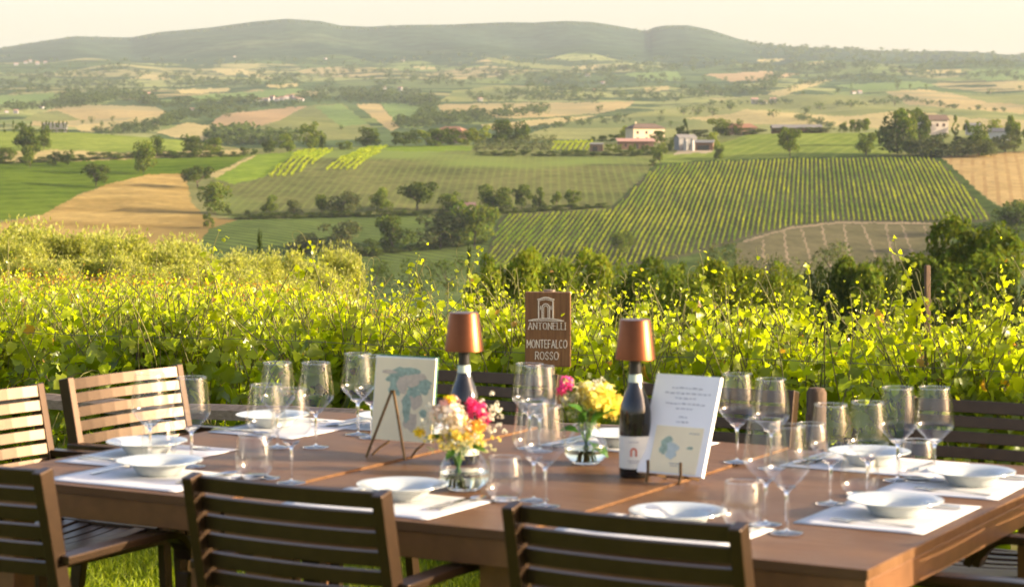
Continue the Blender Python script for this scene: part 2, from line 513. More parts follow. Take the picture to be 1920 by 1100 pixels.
FIELDS = [  # name, layer, material, outline in photo pixels on that layer
    # far plain
    ('meadow', FAR, YGREEN, [(960, 262), (1010, 245), (1060, 228), (1180, 214), (1290, 200), (1440, 192), (1560, 182), (1760, 176), (2300, 176), (2300, 262), (1700, 262), (1300, 262)]),
    ('straw_field', FAR, STRAW, [(1280, 222), (1380, 232), (1560, 236), (1640, 240), (1640, 222), (1500, 213), (1400, 205), (1370, 214)]),
    ('meadow', FAR, OLIVE, [(1290, 198), (1420, 178), (1560, 178), (1670, 184), (1560, 204), (1420, 206)]),
    ('straw_field', FAR, TAN, [(1660, 172), (1730, 168), (1790, 176), (1850, 192), (1920, 196), (1920, 214), (1800, 204), (1700, 196)]),
    ('straw_field', FAR, STRAW, [(1560, 222), (1700, 206), (1820, 222), (1960, 226), (1960, 246), (1800, 244), (1620, 240)]),
    ('meadow', FAR, MGREEN, [(1560, 160), (1720, 152), (1760, 162), (1620, 170)]),
    ('straw_field', FAR, STRAW, [(1440, 176), (1520, 152), (1560, 150), (1500, 170), (1460, 182)]),
    ('reddish_field', FAR, ROSE, [(1320, 140), (1430, 134), (1500, 140), (1440, 150), (1370, 153)]),
    ('straw_field', FAR, STRAW, [(1736, 131), (1808, 130), (1800, 136), (1740, 137)]),
    ('straw_field', FAR, STRAW, [(1860, 156), (1960, 152), (1960, 168), (1880, 166)]),
    ('meadow', FAR, MGREEN, [(1800, 132), (1960, 130), (1960, 146), (1850, 152)]),
    ('straw_field', FAR, STRAW, [(1420, 112), (1470, 110), (1460, 116), (1424, 118)]),
    ('straw_field', FAR, STRAW, [(1516, 116), (1546, 115), (1544, 120), (1520, 121)]),
    ('tan_field', FAR, TAN, [(820, 196), (970, 193), (1075, 193), (1190, 190), (1180, 200), (1130, 212), (1040, 219), (960, 222), (880, 219), (828, 211)]),
    ('straw_field', FAR, STRAW, [(900, 234), (1000, 225), (1120, 216), (1090, 226), (1000, 236), (930, 246)]),
    ('meadow', FAR, YGREEN, [(824, 191), (853, 170), (940, 162), (1000, 165), (952, 190)]),
    ('straw_field', FAR, STRAW, [(775, 124), (815, 127), (812, 131), (778, 128)]),
    ('straw_field', FAR, STRAW, [(1075, 126), (1122, 122), (1120, 129), (1085, 131)]),
    ('meadow', FAR, OLIVE, [(900, 105), (960, 116), (1060, 124), (1100, 132), (1000, 128), (930, 118)]),
    ('straw_field', FAR, STRAW, [(1205, 164), (1256, 162), (1252, 170), (1215, 171)]),
    ('meadow', FAR, MGREEN, [(1170, 138), (1270, 134), (1280, 152), (1200, 150)]),
    ('green_slope', FAR, OLIVE, [(480, 240), (530, 214), (582, 198), (642, 194), (700, 240), (690, 262), (560, 264)]),
    ('green_slope', FAR, MGREEN, [(590, 200), (640, 195), (690, 232), (640, 238)]),
    ('orange_strip', FAR, TAN, [(666, 195), (712, 195), (750, 238), (733, 246)]),
    ('green_slope', FAR, MGREEN, [(714, 194), (790, 194), (830, 215), (790, 240), (750, 240)]),
    ('reddish_field', FAR, ROSE, [(395, 232), (420, 213), (500, 206), (575, 199), (520, 228), (470, 240), (420, 242)]),
    ('straw_field', FAR, STRAW, [(292, 248), (350, 230), (400, 236), (480, 240), (470, 256), (400, 264), (330, 258)]),
    ('tan_field', FAR, TAN, [(58, 236), (66, 214), (110, 201), (170, 197), (290, 200), (318, 213), (270, 224), (200, 230), (140, 238)]),
    ('green_slope', FAR, OLIVE, [(40, 226), (70, 211), (110, 208), (150, 224), (100, 229)]),
    ('straw_field', FAR, STRAW, [(140, 236), (220, 226), (320, 215), (300, 236), (220, 246), (150, 247)]),
    ('meadow', FAR, MGREEN, [(-100, 184), (0, 180), (100, 173), (106, 187), (0, 196), (-100, 198)]),
    ('meadow', FAR, PALEG, [(138, 186), (182, 178), (180, 190), (142, 196)]),
    ('meadow', FAR, MGREEN, [(288, 190), (380, 178), (560, 166), (575, 172), (480, 186), (340, 194)]),
    ('straw_field', FAR, STRAW, [(246, 148), (276, 139), (322, 144), (316, 150)]),
    ('straw_field', FAR, STRAW, [(393, 130), (430, 128), (446, 139), (425, 141)]),
    ('straw_field', FAR, STRAW, [(436, 130), (460, 132), (516, 146), (504, 149), (446, 138)]),
    ('straw_field', FAR, STRAW, [(330, 168), (430, 165), (428, 172), (340, 176)]),
    ('straw_field', FAR, STRAW, [(500, 160), (560, 156), (556, 163), (505, 165)]),
    # near side of the valley: the opposite slope
    ('meadow', MID, OLIVE, [(430, 300), (480, 270), (2300, 240), (2300, 300), (1200, 300)]),
    ('pale_green_field', MID, PALEG, [(-500, 200), (340, 200), (350, 284), (240, 285), (-500, 280)]),
    ('straw_strip', MID, STRAW, [(-200, 298), (68, 282), (110, 281), (240, 287), (330, 284), (470, 280), (460, 292), (320, 294), (150, 303), (60, 305)]),
    ('green_field', MID, GREEN, [(-500, 310), (0, 305), (150, 302), (320, 296), (480, 289), (462, 294), (430, 312), (400, 322), (345, 325), (277, 327), (207, 344), (150, 363), (80, 402), (0, 414), (-500, 430)]),
    ('dark_vineyard', MID, DKVINE, [(300, 520), (376, 448), (392, 430), (443, 412), (700, 403), (860, 398), (952, 403), (930, 425), (912, 475), (900, 520)]),
    ('wheat_field', MID, WHEAT, [(-500, 470), (0, 418), (80, 402), (150, 364), (207, 344), (277, 327), (345, 325), (352, 348), (359, 380), (387, 407), (443, 412), (392, 430), (376, 450), (300, 520), (-500, 560)]),
    ('young_vineyard', MID, YOUNGV, [(480, 290), (560, 284), (640, 282), (700, 278), (800, 273), (900, 274), (905, 290), (1205, 293), (1226, 300), (1207, 330), (1180, 358), (1143, 392), (1060, 388), (950, 400), (860, 396), (700, 403), (443, 411), (405, 402), (380, 372), (396, 338), (438, 314)]),
    ('grass_slope', MID, BRIGHT, [(400, 335), (440, 313), (480, 290), (560, 284), (494, 333), (440, 345)]),
    ('grass_slope', MID, BRIGHT, [(700, 280), (728, 274), (905, 273), (905, 282), (760, 284)]),
    ('straw_strip', MID, STRAW, [(395, 332), (398, 322), (430, 313), (475, 291), (480, 292), (438, 315), (405, 334)]),
    ('row_soil', MID, YOUNGV, [(493, 334), (563, 281), (727, 274), (668, 320), (553, 331)]),
    ('pale_green_field', MID, PALEG, [(1284, 304), (1290, 286), (1370, 263), (1412, 250), (1670, 244), (1674, 290), (1500, 297), (1300, 304)]),
    ('pale_green_field', MID, PALEG, [(1230, 306), (1240, 290), (1292, 288), (1290, 304)]),
    ('verge', MID, DARKG, [(1205, 335), (1226, 306), (1500, 295), (1750, 291), (1775, 294), (1800, 325), (1840, 365), (1875, 388), (1930, 386), (1930, 470), (1700, 480), (1300, 520), (880, 520), (910, 476), (934, 410), (953, 402), (1143, 392), (1180, 355)]),
    ('vineyard_soil', MID, VSOIL, [(1228, 315), (1280, 306), (1500, 299), (1745, 294), (1765, 305), (1790, 330), (1858, 405), (1855, 417), (1713, 418), (1570, 417), (1480, 428), (1393, 450), (1290, 480), (1200, 496), (1000, 510), (906, 510), (914, 476), (937, 410), (953, 403), (1143, 393), (1180, 360), (1207, 332)]),
    ('ploughed_field', MID, PLOUGH, [(1380, 456), (1480, 428), (1570, 418), (1713, 419), (1790, 424), (1770, 500), (1380, 510)]),
    ('dirt_track', MID, DIRT, [(1393, 451), (1480, 426), (1570, 415.5), (1713, 416.5), (1790, 420), (1790, 422.5), (1713, 419.5), (1570, 418.5), (1480, 429.5), (1393, 455)]),
    ('ditch', MID, DARKG, [(1226, 310), (1300, 302), (1500, 295.5), (1752, 291), (1752, 293.5), (1500, 298), (1300, 305), (1226, 313)]),
    ('pale_wheat_field', MID, WHEAT2, [(1765, 294), (1920, 283), (2300, 270), (2300, 430), (1920, 386), (1876, 387), (1840, 363), (1800, 325)]),
    ('farm_yard', MID, YARD, [(1262, 290), (1285, 270), (1340, 270), (1335, 286), (1290, 288)]),
    ('grove_ground', MID, OLIVE, [(880, 284), (900, 270), (1120, 268), (1115, 285)]),
]
for (a_, b_, c_) in [(1431, 450, 1431), (1470, 432, 1475), (1503, 428, 1517), (1541, 424, 1552), (1582, 421, 1592), (1617, 420, 1641), (1660, 418, 1673), (1690, 419, 1712), (1733, 424, 1748)]:
    FIELDS.append(('dirt_track', MID, DIRT, [(a_ - 1.5, b_), (a_ + 1.5, b_), (c_ + 2, 478), (c_ + 8, 500), (c_ + 4, 500), (c_ - 2, 478)]))

# ---- the sheet of ground, cut along the field borders
pxs = np.concatenate([np.arange(-330, 2251, 2.6)])
az = np.arctan((pxs - CX) / F)
side = np.geomspace(R(17.7), R(180), 60)
az = np.concatenate([-side[::-1], az[(az > R(-17.4)) & (az < R(17.4))], side])


def rgrid():
    r = [np.array([0.02]), np.linspace(.5, 60, 110), np.geomspace(61, 640, 60)]
    # about one step per 1.5 photo rows where the ground is seen
    for r0, r1, n in ((641, 1208, 190), (1215, 1500, 16), (1510, 5000, 150), (5040, 7500, 90), (7600, 9600, 8)):
        r.append(np.interp(np.linspace(0, 1, n), np.linspace(0, 1, 200), 1 / np.linspace(1 / r0, 1 / r1, 200)))
    return np.concatenate(r)


rr = rgrid()
AZ, RR = np.meshgrid(az, rr, indexing='ij')
ZZ = ground_ar(AZ, RR)
VX = np.stack([RR * np.sin(AZ), RR * np.cos(AZ), ZZ], -1)
na, nr = AZ.shape
idx = np.arange(na * nr).reshape(na, nr)
quads = np.stack([idx[:-1, :-1], idx[:-1, 1:], idx[1:, 1:], idx[1:, :-1]], -1)[:, :, ::-1]
ca = (AZ[:-1, :-1] + AZ[1:, 1:]) / 2; cr = (RR[:-1, :-1] + RR[1:, 1:]) / 2; czz = (ZZ[:-1, :-1] + ZZ[1:, 1:]) / 2
front = np.abs(ca) < R(60)
cpx = np.where(front, CX + F * np.tan(np.clip(ca, R(-60), R(60))), -9999)
cpy = HY + F * (CZ - czz) / (cr * np.cos(np.clip(ca, R(-60), R(60))))
cls = np.zeros(cr.shape, int)
BASE = [('valley', M_VALLEY), ('lawn', M_LAWN), ('vineyard_ground', M_SOIL), ('slope', M_HILL), ('far_plain', M_FAR), ('hills', M_HILLS)]
rowline = lambda a: 8.6 - .42 * np.tan(np.clip(a, -1.2, 1.2)) * 8.6
cls[cr < 62] = 2
cls[(cr < np.clip(rowline(ca), 6, 11)) | ((cr < 62) & (np.abs(ca) > R(75)))] = 1
cls[(cr > 640)] = 3
cls[(cr > 1215)] = 4
nz_ = 160 * np.sin(cpx * .013) + 90 * np.sin(cpx * .041 + 1)
cls[(cr > 5250 + nz_)] = 5
epx = cpx + 1.3 * np.sin(cpy * .55 + cpx * .09) + .8 * np.sin(cpy * 1.7 + cpx * .31)
epy = cpy + .8 * np.sin(cpx * .17) * np.sin(cpx * .043 + 1) + .4 * np.sin(cpx * .61)
for k, (nm, lay, mt, poly) in enumerate(FIELDS):
    p = np.array(poly)
    ii, jj = np.nonzero((cr > lay[0]) & (cr < lay[1]) & (cpx > p[:, 0].min() - 1) & (cpx < p[:, 0].max() + 1) & (cpy > p[:, 1].min() - 1) & (cpy < p[:, 1].max() + 1) & front)
    if len(ii) == 0: continue
    s_ = inpoly(epx[ii, jj], epy[ii, jj], poly)
    cls[ii[s_], jj[s_]] = 100 + k
Vall = VX.reshape(-1, 3); Qall = quads.reshape(-1, 4); call = cls.ravel()
for c in np.unique(call):
    nm, mt = BASE[c] if c < 100 else (FIELDS[c - 100][0], FIELDS[c - 100][2])
    q = Qall[call == c]
    u, inv = np.unique(q, return_inverse=True)
    tag(mesh_np(nm, Vall[u], inv.reshape(-1, 4), mt, smooth=True), kind='structure')
# =================================================================== the table and what stands on it
TA = 29.5                                         # the table's short side points this far right of the view
U = Vector((math.sin(R(TA)), math.cos(R(TA)), 0))  # across the table, away from the camera
V_ = Vector((-math.cos(R(TA)), math.sin(R(TA)), 0))  # along the table, to the left
C0 = Vector((.714, 4.324, 0))                     # near right corner
TS, TD = .806, 1.56
TOPZ = [.7435, .749, .7545]                        # three tables pushed together, each a hair higher


def st(p):
    d = Vector((p[0], p[1], 0)) - C0
    return d.dot(V_), d.dot(U)


def top_at(s): return TOPZ[0] if s < TS else TOPZ[1] if s < 2 * TS else TOPZ[2]


def on_table(px, py, lift=0.0):
    p = P(px, py, .75)
    s, t_ = st(p)
    p.z = top_at(s) + lift
    return p


def tp(s, t_, lift=0.0):
    p = C0 + V_ * s + U * t_
    p.z = top_at(s) + lift
    return p


# materials
t = NT('table_top'); 
tc = t.n('TexCoord'); sx = t.n('SeparateXYZ'); t.l(tc.outputs['Object'], sx.inputs[0])
rb = t.math('SINE', t.math('MULTIPLY', sx.outputs[1], 2 * math.pi / .006))
rb2 = t.math('SINE', t.math('MULTIPLY', sx.outputs[0], 2 * math.pi / .006))
gr = t.noise(4, 6, .6, stretch=(1, 12, 1))
bl = t.noise(2.3, 4, .6)
col = t.ramp(gr, [(.3, (.105, .053, .025)), (.7, (.175, .094, .045))])
col = t.mix(1, col, t.ramp(bl, [(.3, (.78, .78, .78)), (.7, (1.15, 1.13, 1.1))]), 'MULTIPLY')
rg_ = t.ramp(bl, [(.3, (.30, .30, .30)), (.7, (.46, .46, .46))])
h = t.math('ADD', t.math('MULTIPLY', rb, .5), t.math('MULTIPLY', rb2, .5))
bs = t.bsdf(col, rg_, 0, .04, bump=h, bump_d=.00025)
M_TOP = t.done(bs)
M_TFRAME = simple('table_frame_paint', (.20, .092, .038), .40, .35, .5, .15, 18)
M_BRONZE = simple('bronze_frame', (.048, .026, .0115), .36, .6, .5, .10, 40)
M_SLAT = simple('bronze_slats', (.056, .033, .016), .36, .6, .5, .12, 25)
M_PAPER = simple('placemat_paper', (.58, .575, .56), .75, 0, .3, .03, 12)
M_CHINA = simple('white_china', (.46, .49, .475), .12, 0, .5, .02, 5)
M_STEEL = simple('cutlery_steel', (.62, .60, .56), .18, 1.0, .5, .04, 20)
M_BRASS = simple('brass_wire', (.10, .058, .022), .38, .8, .5, .12, 60)
M_THIN = thin_glass('thin_glass')
M_VASE = thin_glass('vase_glass', (.96, .98, .96), 1.5)
M_STEM = solid_glass('glass_stem')
M_COPPER = simple('copper_shade', (.18, .062, .026), .36, 1.0, .5, .06, 50)
M_BOTTLE = simple('dark_bottle_glass', (.010, .009, .008), .06, 0, .6, .2, 8)
M_CAPS = simple('bottle_capsule', (.02, .018, .018), .3, 0, .5, .1, 20)
M_LABEL = simple('bottle_label', (.74, .72, .62), .6, 0, .3, .03, 30)
M_BAND = simple('neck_band', (.55, .63, .50), .55, 0, .3, .05, 60)
M_LOGO = simple('label_red', (.52, .10, .045), .6, 0, .3, .05, 60)
M_INKG = simple('ink_grey', (.33, .32, .33), .7, 0, .2, .1, 60)
M_INKGREEN = simple('ink_green', (.34, .43, .32), .7, 0, .2, .25, 90)
M_INKTAN = simple('ink_tan', (.60, .50, .36), .7, 0, .2, .12, 90)
M_CARD = simple('menu_card', (.86, .74, .47), .7, 0, .25, .03, 20)
M_MENU = simple('menu_paper', (.86, .84, .78), .65, 0, .3, .02, 20)
M_COVERG = simple('cover_green', (.05, .16, .10), .6, 0, .3, .1, 40)

# ---- three tables
ang = math.atan2(V_.y, V_.x)
TLAB = ['brown slatted dining table at the right end of the row with golden sunlit end',
        'brown dining table in the middle of the row under the menu stand and two vases',
        'brown dining table at the left end of the row beside the two sunlit chairs']
for k in range(3):
    o = empty('dining_table', C0 + V_ * (k * TS + TS / 2) + U * (TD / 2), ang, TLAB[k], 'table', 'three brown tables pushed together')
    z = TOPZ[k]
    m = MB(); m.box((0, 0, z - .011), (TS - .004, TD, .022)); m.build('tabletop', M_TOP, o, bevel=.002)
    m = MB(); w, d = TS - .012, TD - .008
    for sy in (-1, 1): m.box((0, sy * (d / 2 - .015), z - .052), (w, .03, .06))
    for sx_ in (-1, 1): m.box((sx_ * (w / 2 - .015), 0, z - .0525), (.03, d - .0605, .058))
    m.build('apron', M_TFRAME, o, bevel=.002)
    for sx_ in (-1, 1):
        for sy in (-1, 1):
            m = MB(); m.box((sx_ * (w / 2 - .075), sy * (d / 2 - .075), (z - .023) / 2), (.08, .08, z - .023))
            m.build('leg', M_TFRAME, o, bevel=.003)

# ---- chairs
def make_chair():
    o = empty('garden_chair')
    tops = {}
    for sx_ in (-1, 1):
        m = MB()
        pth = [(sx_ * .252, -.275, 0), (sx_ * .252, -.205, .42), (sx_ * .252, -.215, .52), (sx_ * .252, -.29, .858)]
        m.bar(pth, .028, .044, up=(0, 1, 0)); m.build('back_leg', M_BRONZE, o, bevel=.003)
        m = MB()
        arc = [(sx_ * .268, -.245, .648), (sx_ * .270, -.05, .652), (sx_ * .272, .12, .650)]
        arc += [(sx_ * .272, .12 + .09 * math.sin(a), .56 + .09 * math.cos(a)) for a in (R(20), R(40), R(60), R(78))]
        m.bar(arc, .05, .02, up=(0, -.35, 1)); m.build('armrest', M_BRONZE, o, bevel=.003)
        m = MB()
        m.bar([(sx_ * .272, .206, .545), (sx_ * .268, .208, .42), (sx_ * .262, .235, 0)], .034, .026, up=(0, 1, 0))
        m.build('front_leg', M_BRONZE, o, bevel=.003)
    m = MB()
    def back_y(z): return -.215 - (z - .52) * .075 / .338
    for i in range(6):
        z = .838 - .0435 * i
        h = .033 if i else .036
        y = back_y(z) + .012
        pth = [(x, y - .018 * (1 - (x / .238) ** 2), z) for x in np.linspace(-.238, .238, 9)]
        m.sweep(pth, [(-.007, -h / 2), (.007, -h / 2), (.007, h / 2), (-.007, h / 2)], up=(0, -.2, 1))
    m.build('backrest', M_SLAT, o, bevel=.0015)
    m = MB()
    for i in range(8):
        y = -.185 + i * .055
        zc = .452 - .012 * math.sin(math.pi * i / 7) - (.012 if i == 7 else 0)
        pth = [(x, y, zc - .014 * (1 - (x / .235) ** 2)) for x in np.linspace(-.235, .235, 9)]
        m.bar(pth, .044, .014)
    m.build('seat', M_SLAT, o, bevel=.0015)
    m = MB()
    for sx_ in (-1, 1): m.bar([(sx_ * .246, -.2, .436), (sx_ * .25, .2, .436)], .022, .04)
    m.bar([(-.24, -.205, .43), (.24, -.205, .43)], .02, .036); m.bar([(-.25, .215, .425), (.25, .215, .425)], .02, .032)
    m.build('seat_frame', M_BRONZE, o, bevel=.002)
    return o


chair0 = make_chair()
CH = [  # middle of the back's top edge (x, y), facing azimuth, label
    (.219, 4.305, TA, 'dark slatted chair nearest the camera, its back to us before the right table'),
    (-.4965, 4.705, TA, 'dark slatted chair with its back to us before the middle table'),
    (-1.286, 5.026, TA, 'dark slatted armchair at the lower left corner, cut off by the picture edge'),
    (-1.277, 7.075, 124, 'sunlit tan slatted chair at the far corner of the left table end'),
    (-1.606, 6.485, 120.5, 'sunlit tan slatted chair cut off by the left picture edge'),
    (-.081, 7.07, 209.5 - 3, 'dark chair across the table, behind the left bottle lamp'),
    (.627, 6.633, 209.5, 'dark chair across the table, behind the tilted white menu'),
    (1.40, 6.24, 209.5, 'dark chair across the table at the right picture edge, its slatted back in full view')]
for i, (x, y, a, lab) in enumerate(CH):
    o = chair0 if i == 0 else copy_tree(chair0)
    o.location = (x + .29 * math.sin(R(a)), y + .29 * math.cos(R(a)), 0)
    o.rotation_euler = (0, 0, -R(a)); tag(o, lab, 'chair', 'slatted garden chairs round the table')
for (s, t_, lab) in ((-.10, .72, 'dark chair at the sunlit table end, only its near arms showing at lower right'), (-.12, 1.27, 'dark chair at the table end behind the arms of the lower right chair')):
    o = copy_tree(chair0); p = C0 + V_ * s + U * t_
    o.location = p; o.rotation_euler = (0, 0, -R(TA - 90)); tag(o, lab, 'chair', 'slatted garden chairs round the table')

# ---- place settings
def plate_mesh():
    m = MB()
    m.lathe([(0, .004), (.052, .004), (.064, .009), (.073, .023), (.079, .027), (.113, .0345), (.1165, .0345), (.117, .033), (.079, .0235), (.070, .016), (.060, .0025), (.055, 0), (.052, .002), (0, .002)], 56)
    return m


SET = [  # s, t along the table, facing (rotation off the near side), label for the place, has cutlery
    (.54, .255, 0, 'before the nearest chair'), (1.26, .245, 0, 'before the middle near chair'), (1.99, .24, 0, 'at the left corner of the table'),
    (2.25, .51, 1, 'before the sunlit chair at the picture edge'), (2.30, 1.16, 1, 'at the far left corner of the table'),
    (.17, .64, 3, 'nearest on the sunlit right table end'), (.155, 1.16, 3, 'at the far right corner of the table'),
    (.50, 1.37, 2, 'behind the glasses at the right'), (1.22, 1.33, 2, 'hidden behind the menu'), (1.98, 1.33, 2, 'behind the map card')]
plate0 = mat0 = fork0 = knife0 = spoon0 = None


def fork_mb():
    m = MB()
    m.sweep([(0, -.095, .002), (0, -.02, .004), (0, .03, .006), (0, .05, .004)], [(-.0035, -.001), (.0035, -.001), (.0035, .001), (-.0035, .001)], scale=[1.5, .9, .8, 2.4])
    m.box((0, .058, .0035), (.021, .016, .0018))
    for k in range(4): m.bar([(-.0088 + k * .0059, .064, .0035), (-.0088 + k * .0059, .085, .006), (-.008 + k * .0055, .1, .004)], .0028, .0018)
    return m


def knife_mb():
    m = MB()
    m.prism([(-.005, -.11), (.005, -.11), (.0045, -.005), (-.0045, -.005)], 0, .005)
    m.prism([(-.0045, -.0045), (.005, -.0045), (.009, .02), (.009, .07), (.004, .1), (-.004, .108)], .0012, .0032)
    return m


def spoon_mb():
    m = MB()
    m.sweep([(0, -.1, .002), (0, 0, .006), (0, .05, .005)], [(-.0035, -.001), (.0035, -.001), (.0035, .001), (-.0035, .001)], scale=[1.5, .9, .8])
    vs, fs = [], []
    n = 14
    for ring, (k, z) in enumerate(((1, .006), (.7, .002), (.35, .0005))):
        for j in range(n):
            a = 2 * math.pi * j / n
            vs.append((.018 * k * math.cos(a), .078 + .029 * k * math.sin(a), z))
    for r_ in range(2):
        for j in range(n): fs.append((r_ * n + j, r_ * n + (j + 1) % n, (r_ + 1) * n + (j + 1) % n, (r_ + 1) * n + j))
    fs.append(tuple(2 * n + j for j in range(n)))
    m.add(vs, fs)
    return m


for i, (s, t_, f, lab) in enumerate(SET):
    # axis pointing from the diner's seat towards the table's middle
    fwd = (U, -V_, -U, V_)[f]; rgt = Vector((fwd.y, -fwd.x, 0)); rz = math.atan2(rgt.y, rgt.x)
    # paper mats
    edge = (t_, TS * 3 - s, TD - t_, s)[f]
    jig = (i * 37 % 7 - 3) * .004
    pm = C0 + V_ * s + U * t_ + fwd * (.165 - edge + .02)
    pm += rgt * jig; pm.z = top_at(s) + .0012
    if mat0 is None:
        m = MB()
        nx, ny = 12, 8
        vs = [((u / nx - .5) * .42, (v / ny - .5) * .305, .0006 * math.sin(u * 1.3) * math.sin(v * 1.1) + .0007) for v in range(ny + 1) for u in range(nx + 1)]
        fs = [(v * (nx + 1) + u, v * (nx + 1) + u + 1, (v + 1) * (nx + 1) + u + 1, (v + 1) * (nx + 1) + u) for v in range(ny) for u in range(nx)]
        m.add(vs, fs)
        mat0 = o = m.build('placemat', M_PAPER, smooth=True)
        sm = o.modifiers.new('thick', 'SOLIDIFY'); sm.thickness = .0006; sm.offset = 0
    else:
        o = mat0.copy(); COL.objects.link(o)
    o.location = pm; o.rotation_euler = (0, 0, rz + jig * 3)
    tag(o, 'white paper placemat ' + lab, 'placemat', 'paper placemats under the place settings')
    zc = top_at(s) + .0034
    if plate0 is None: plate0 = o = plate_mesh().build('soup_plate', M_CHINA, smooth='auto')
    else: o = plate0.copy(); COL.objects.link(o)
    o.location = C0 + V_ * s + U * t_ + Vector((0, 0, zc)); o.scale = (.94, .94, 1.05); tag(o, 'white soup plate ' + lab, 'plate', 'white soup plates on the placemats')
    for kind in ('fork', 'knife', 'spoon'):
        off = {'fork': -.145, 'knife': .14, 'spoon': .165}[kind]
        p = C0 + V_ * s + U * t_ + rgt * off + Vector((0, 0, zc - .0005))
        proto = {'fork': fork0, 'knife': knife0, 'spoon': spoon0}[kind]
        if proto is None:
            proto = o = {'fork': fork_mb, 'knife': knife_mb, 'spoon': spoon_mb}[kind]().build(kind, M_STEEL, smooth='auto')
            if kind == 'fork': fork0 = o
            elif kind == 'knife': knife0 = o
            else: spoon0 = o
        else: o = proto.copy(); COL.objects.link(o)
        o.location = p; o.rotation_euler = (0, 0, rz + (i % 3 - 1) * .03)
        tag(o, f'steel {kind} by the soup plate ' + lab, kind, kind + 's laid beside the plates')

# ---- glasses
def wine_glass(parent_label):
    o = empty('wine_glass')
    m = MB()
    prof = []
    for (r_, z) in [(.006, .094), (.015, .1005), (.029, .114), (.0415, .127), (.0490, .138), (.0503, .145), (.0494, .155), (.0465, .180), (.0425, .210), (.0390, .235)]: prof.append((r_, z))
    zz = np.linspace(.094, .235, 34); pr = pchip([p[1] for p in prof], [p[0] for p in prof], zz)
    vs, fs, n = [], [], 48
    for r_, z in zip(pr, zz):
        for j in range(n): vs.append((r_ * math.cos(2 * math.pi * j / n), r_ * math.sin(2 * math.pi * j / n), z))
    for i in range(len(zz) - 1):
        for j in range(n): fs.append((i * n + j, i * n + (j + 1) % n, (i + 1) * n + (j + 1) % n, (i + 1) * n + j))
    fs.append(tuple(range(n)))
    m.add(vs, fs); m.build('bowl', M_THIN, o, smooth=True)
    m = MB(); m.lathe([(.0383, .2345), (.0391, .2345), (.0395, .2353), (.0391, .2360), (.0383, .2360), (.0380, .2353)], 48, closed=True); m.build('rim', M_STEM, o, smooth=True)
    m = MB(); m.lathe([(.004, .006), (.0036, .012), (.0034, .05), (.0036, .082), (.0065, .0925), (.013, .0965), (.021, .1022), (.020, .1032), (.010, .0985), (0, .0980)], 20); m.build('stem', M_STEM, o, smooth=True)
    m = MB(); m.lathe([(0, .0), (.034, .0), (.0365, .0008), (.0368, .0016), (.036, .0022), (.02, .0035), (.008, .0058), (0, .0066)], 48); m.build('foot', M_STEM, o, smooth=True)
    return o


def tumbler():
    o = empty('water_tumbler')
    m = MB()
    zz = np.linspace(.006, .094, 22); pr = pchip([.006, .012, .025, .045, .07, .094], [.026, .034, .0405, .0425, .0395, .0345], zz)
    vs, fs, n = [], [], 44
    for r_, z in zip(pr, zz):
        for j in range(n): vs.append((r_ * math.cos(2 * math.pi * j / n), r_ * math.sin(2 * math.pi * j / n), z))
    for i in range(len(zz) - 1):
        for j in range(n): fs.append((i * n + j, i * n + (j + 1) % n, (i + 1) * n + (j + 1) % n, (i + 1) * n + j))
    m.add(vs, fs); m.build('bowl', M_THIN, o, smooth=True)
    m = MB(); m.lathe([(.0337, .0935), (.0346, .0935), (.0351, .0943), (.0346, .0951), (.0337, .0951), (.0334, .0943)], 44, closed=True); m.build('rim', M_STEM, o, smooth=True)
    m = MB(); m.lathe([(0, 0), (.024, 0), (.029, .0025), (.0295, .006), (.024, .0085), (0, .0075)], 40); m.build('base', M_STEM, o, smooth=True)
    return o


wg0 = wine_glass(''); tb0 = tumbler()
GL = [(281, 871, 1.0, 'tall wine glass standing in front of the sunlit chair, left one of the pair'),
      (359, 878, .99, 'tall wine glass to the right of the sunlit chair, right one of the pair'),
      (520, 842, 1.0, 'far wine glass of the cluster, above the front pair by the white plate'),
      (592, 842, 1.0, 'wine glass between the cluster and the map card, standing alone on its mat'),
      (499, 900, 1.0, 'wine glass at the front left of the cluster beside a tumbler'),
      (546, 909, .99, 'wine glass at the front right of the cluster above the middle chair'),
      (671, 818, 1.0, 'wine glass just left of the map card'),
      (697, 824, 1.0, 'wine glass half hidden behind the left edge of the map card'),
      (993, 840, 1.0, 'back wine glass left of the pink flower, seen over the front pair'),
      (1012, 846, 1.0, 'back wine glass nearest the pink flower, seen over the front pair'),
      (1001, 938, 1.0, 'front centre wine glass beside the tumbler and the left vase'),
      (1022, 949, 1.0, 'front centre wine glass nearer the camera, right of its twin'),
      (1382, 866, 1.0, 'wine glass next to the tilted menu, left of the far pair'),
      (1446, 874, 1.0, 'wine glass in front of the far post, second from the menu'),
      (1436, 978, 1.0, 'front wine glass of the right table beside a tumbler'),
      (1475, 994, 1.0, 'front wine glass of the right table nearest the camera'),
      (1558, 940, 1.0, 'wine glass at the inner corner of the nearest mat on the table end'),
      (1627, 934, 1.0, 'wine glass second on the nearest mat of the table end'),
      (1683, 896, 1.0, 'wine glass left of the far right plate'),
      (1752, 896, 1.0, 'rightmost wine glass, above the far right plate')]
for i, (px, py, k, lab) in enumerate(GL):
    o = wg0 if i == 0 else copy_tree(wg0)
    o.location = on_table(px, py, .0012); o.scale = (k, k, k); tag(o, lab, 'wine glass', 'wine glasses on the table')
    o.rotation_euler = (0, 0, i * 1.1)
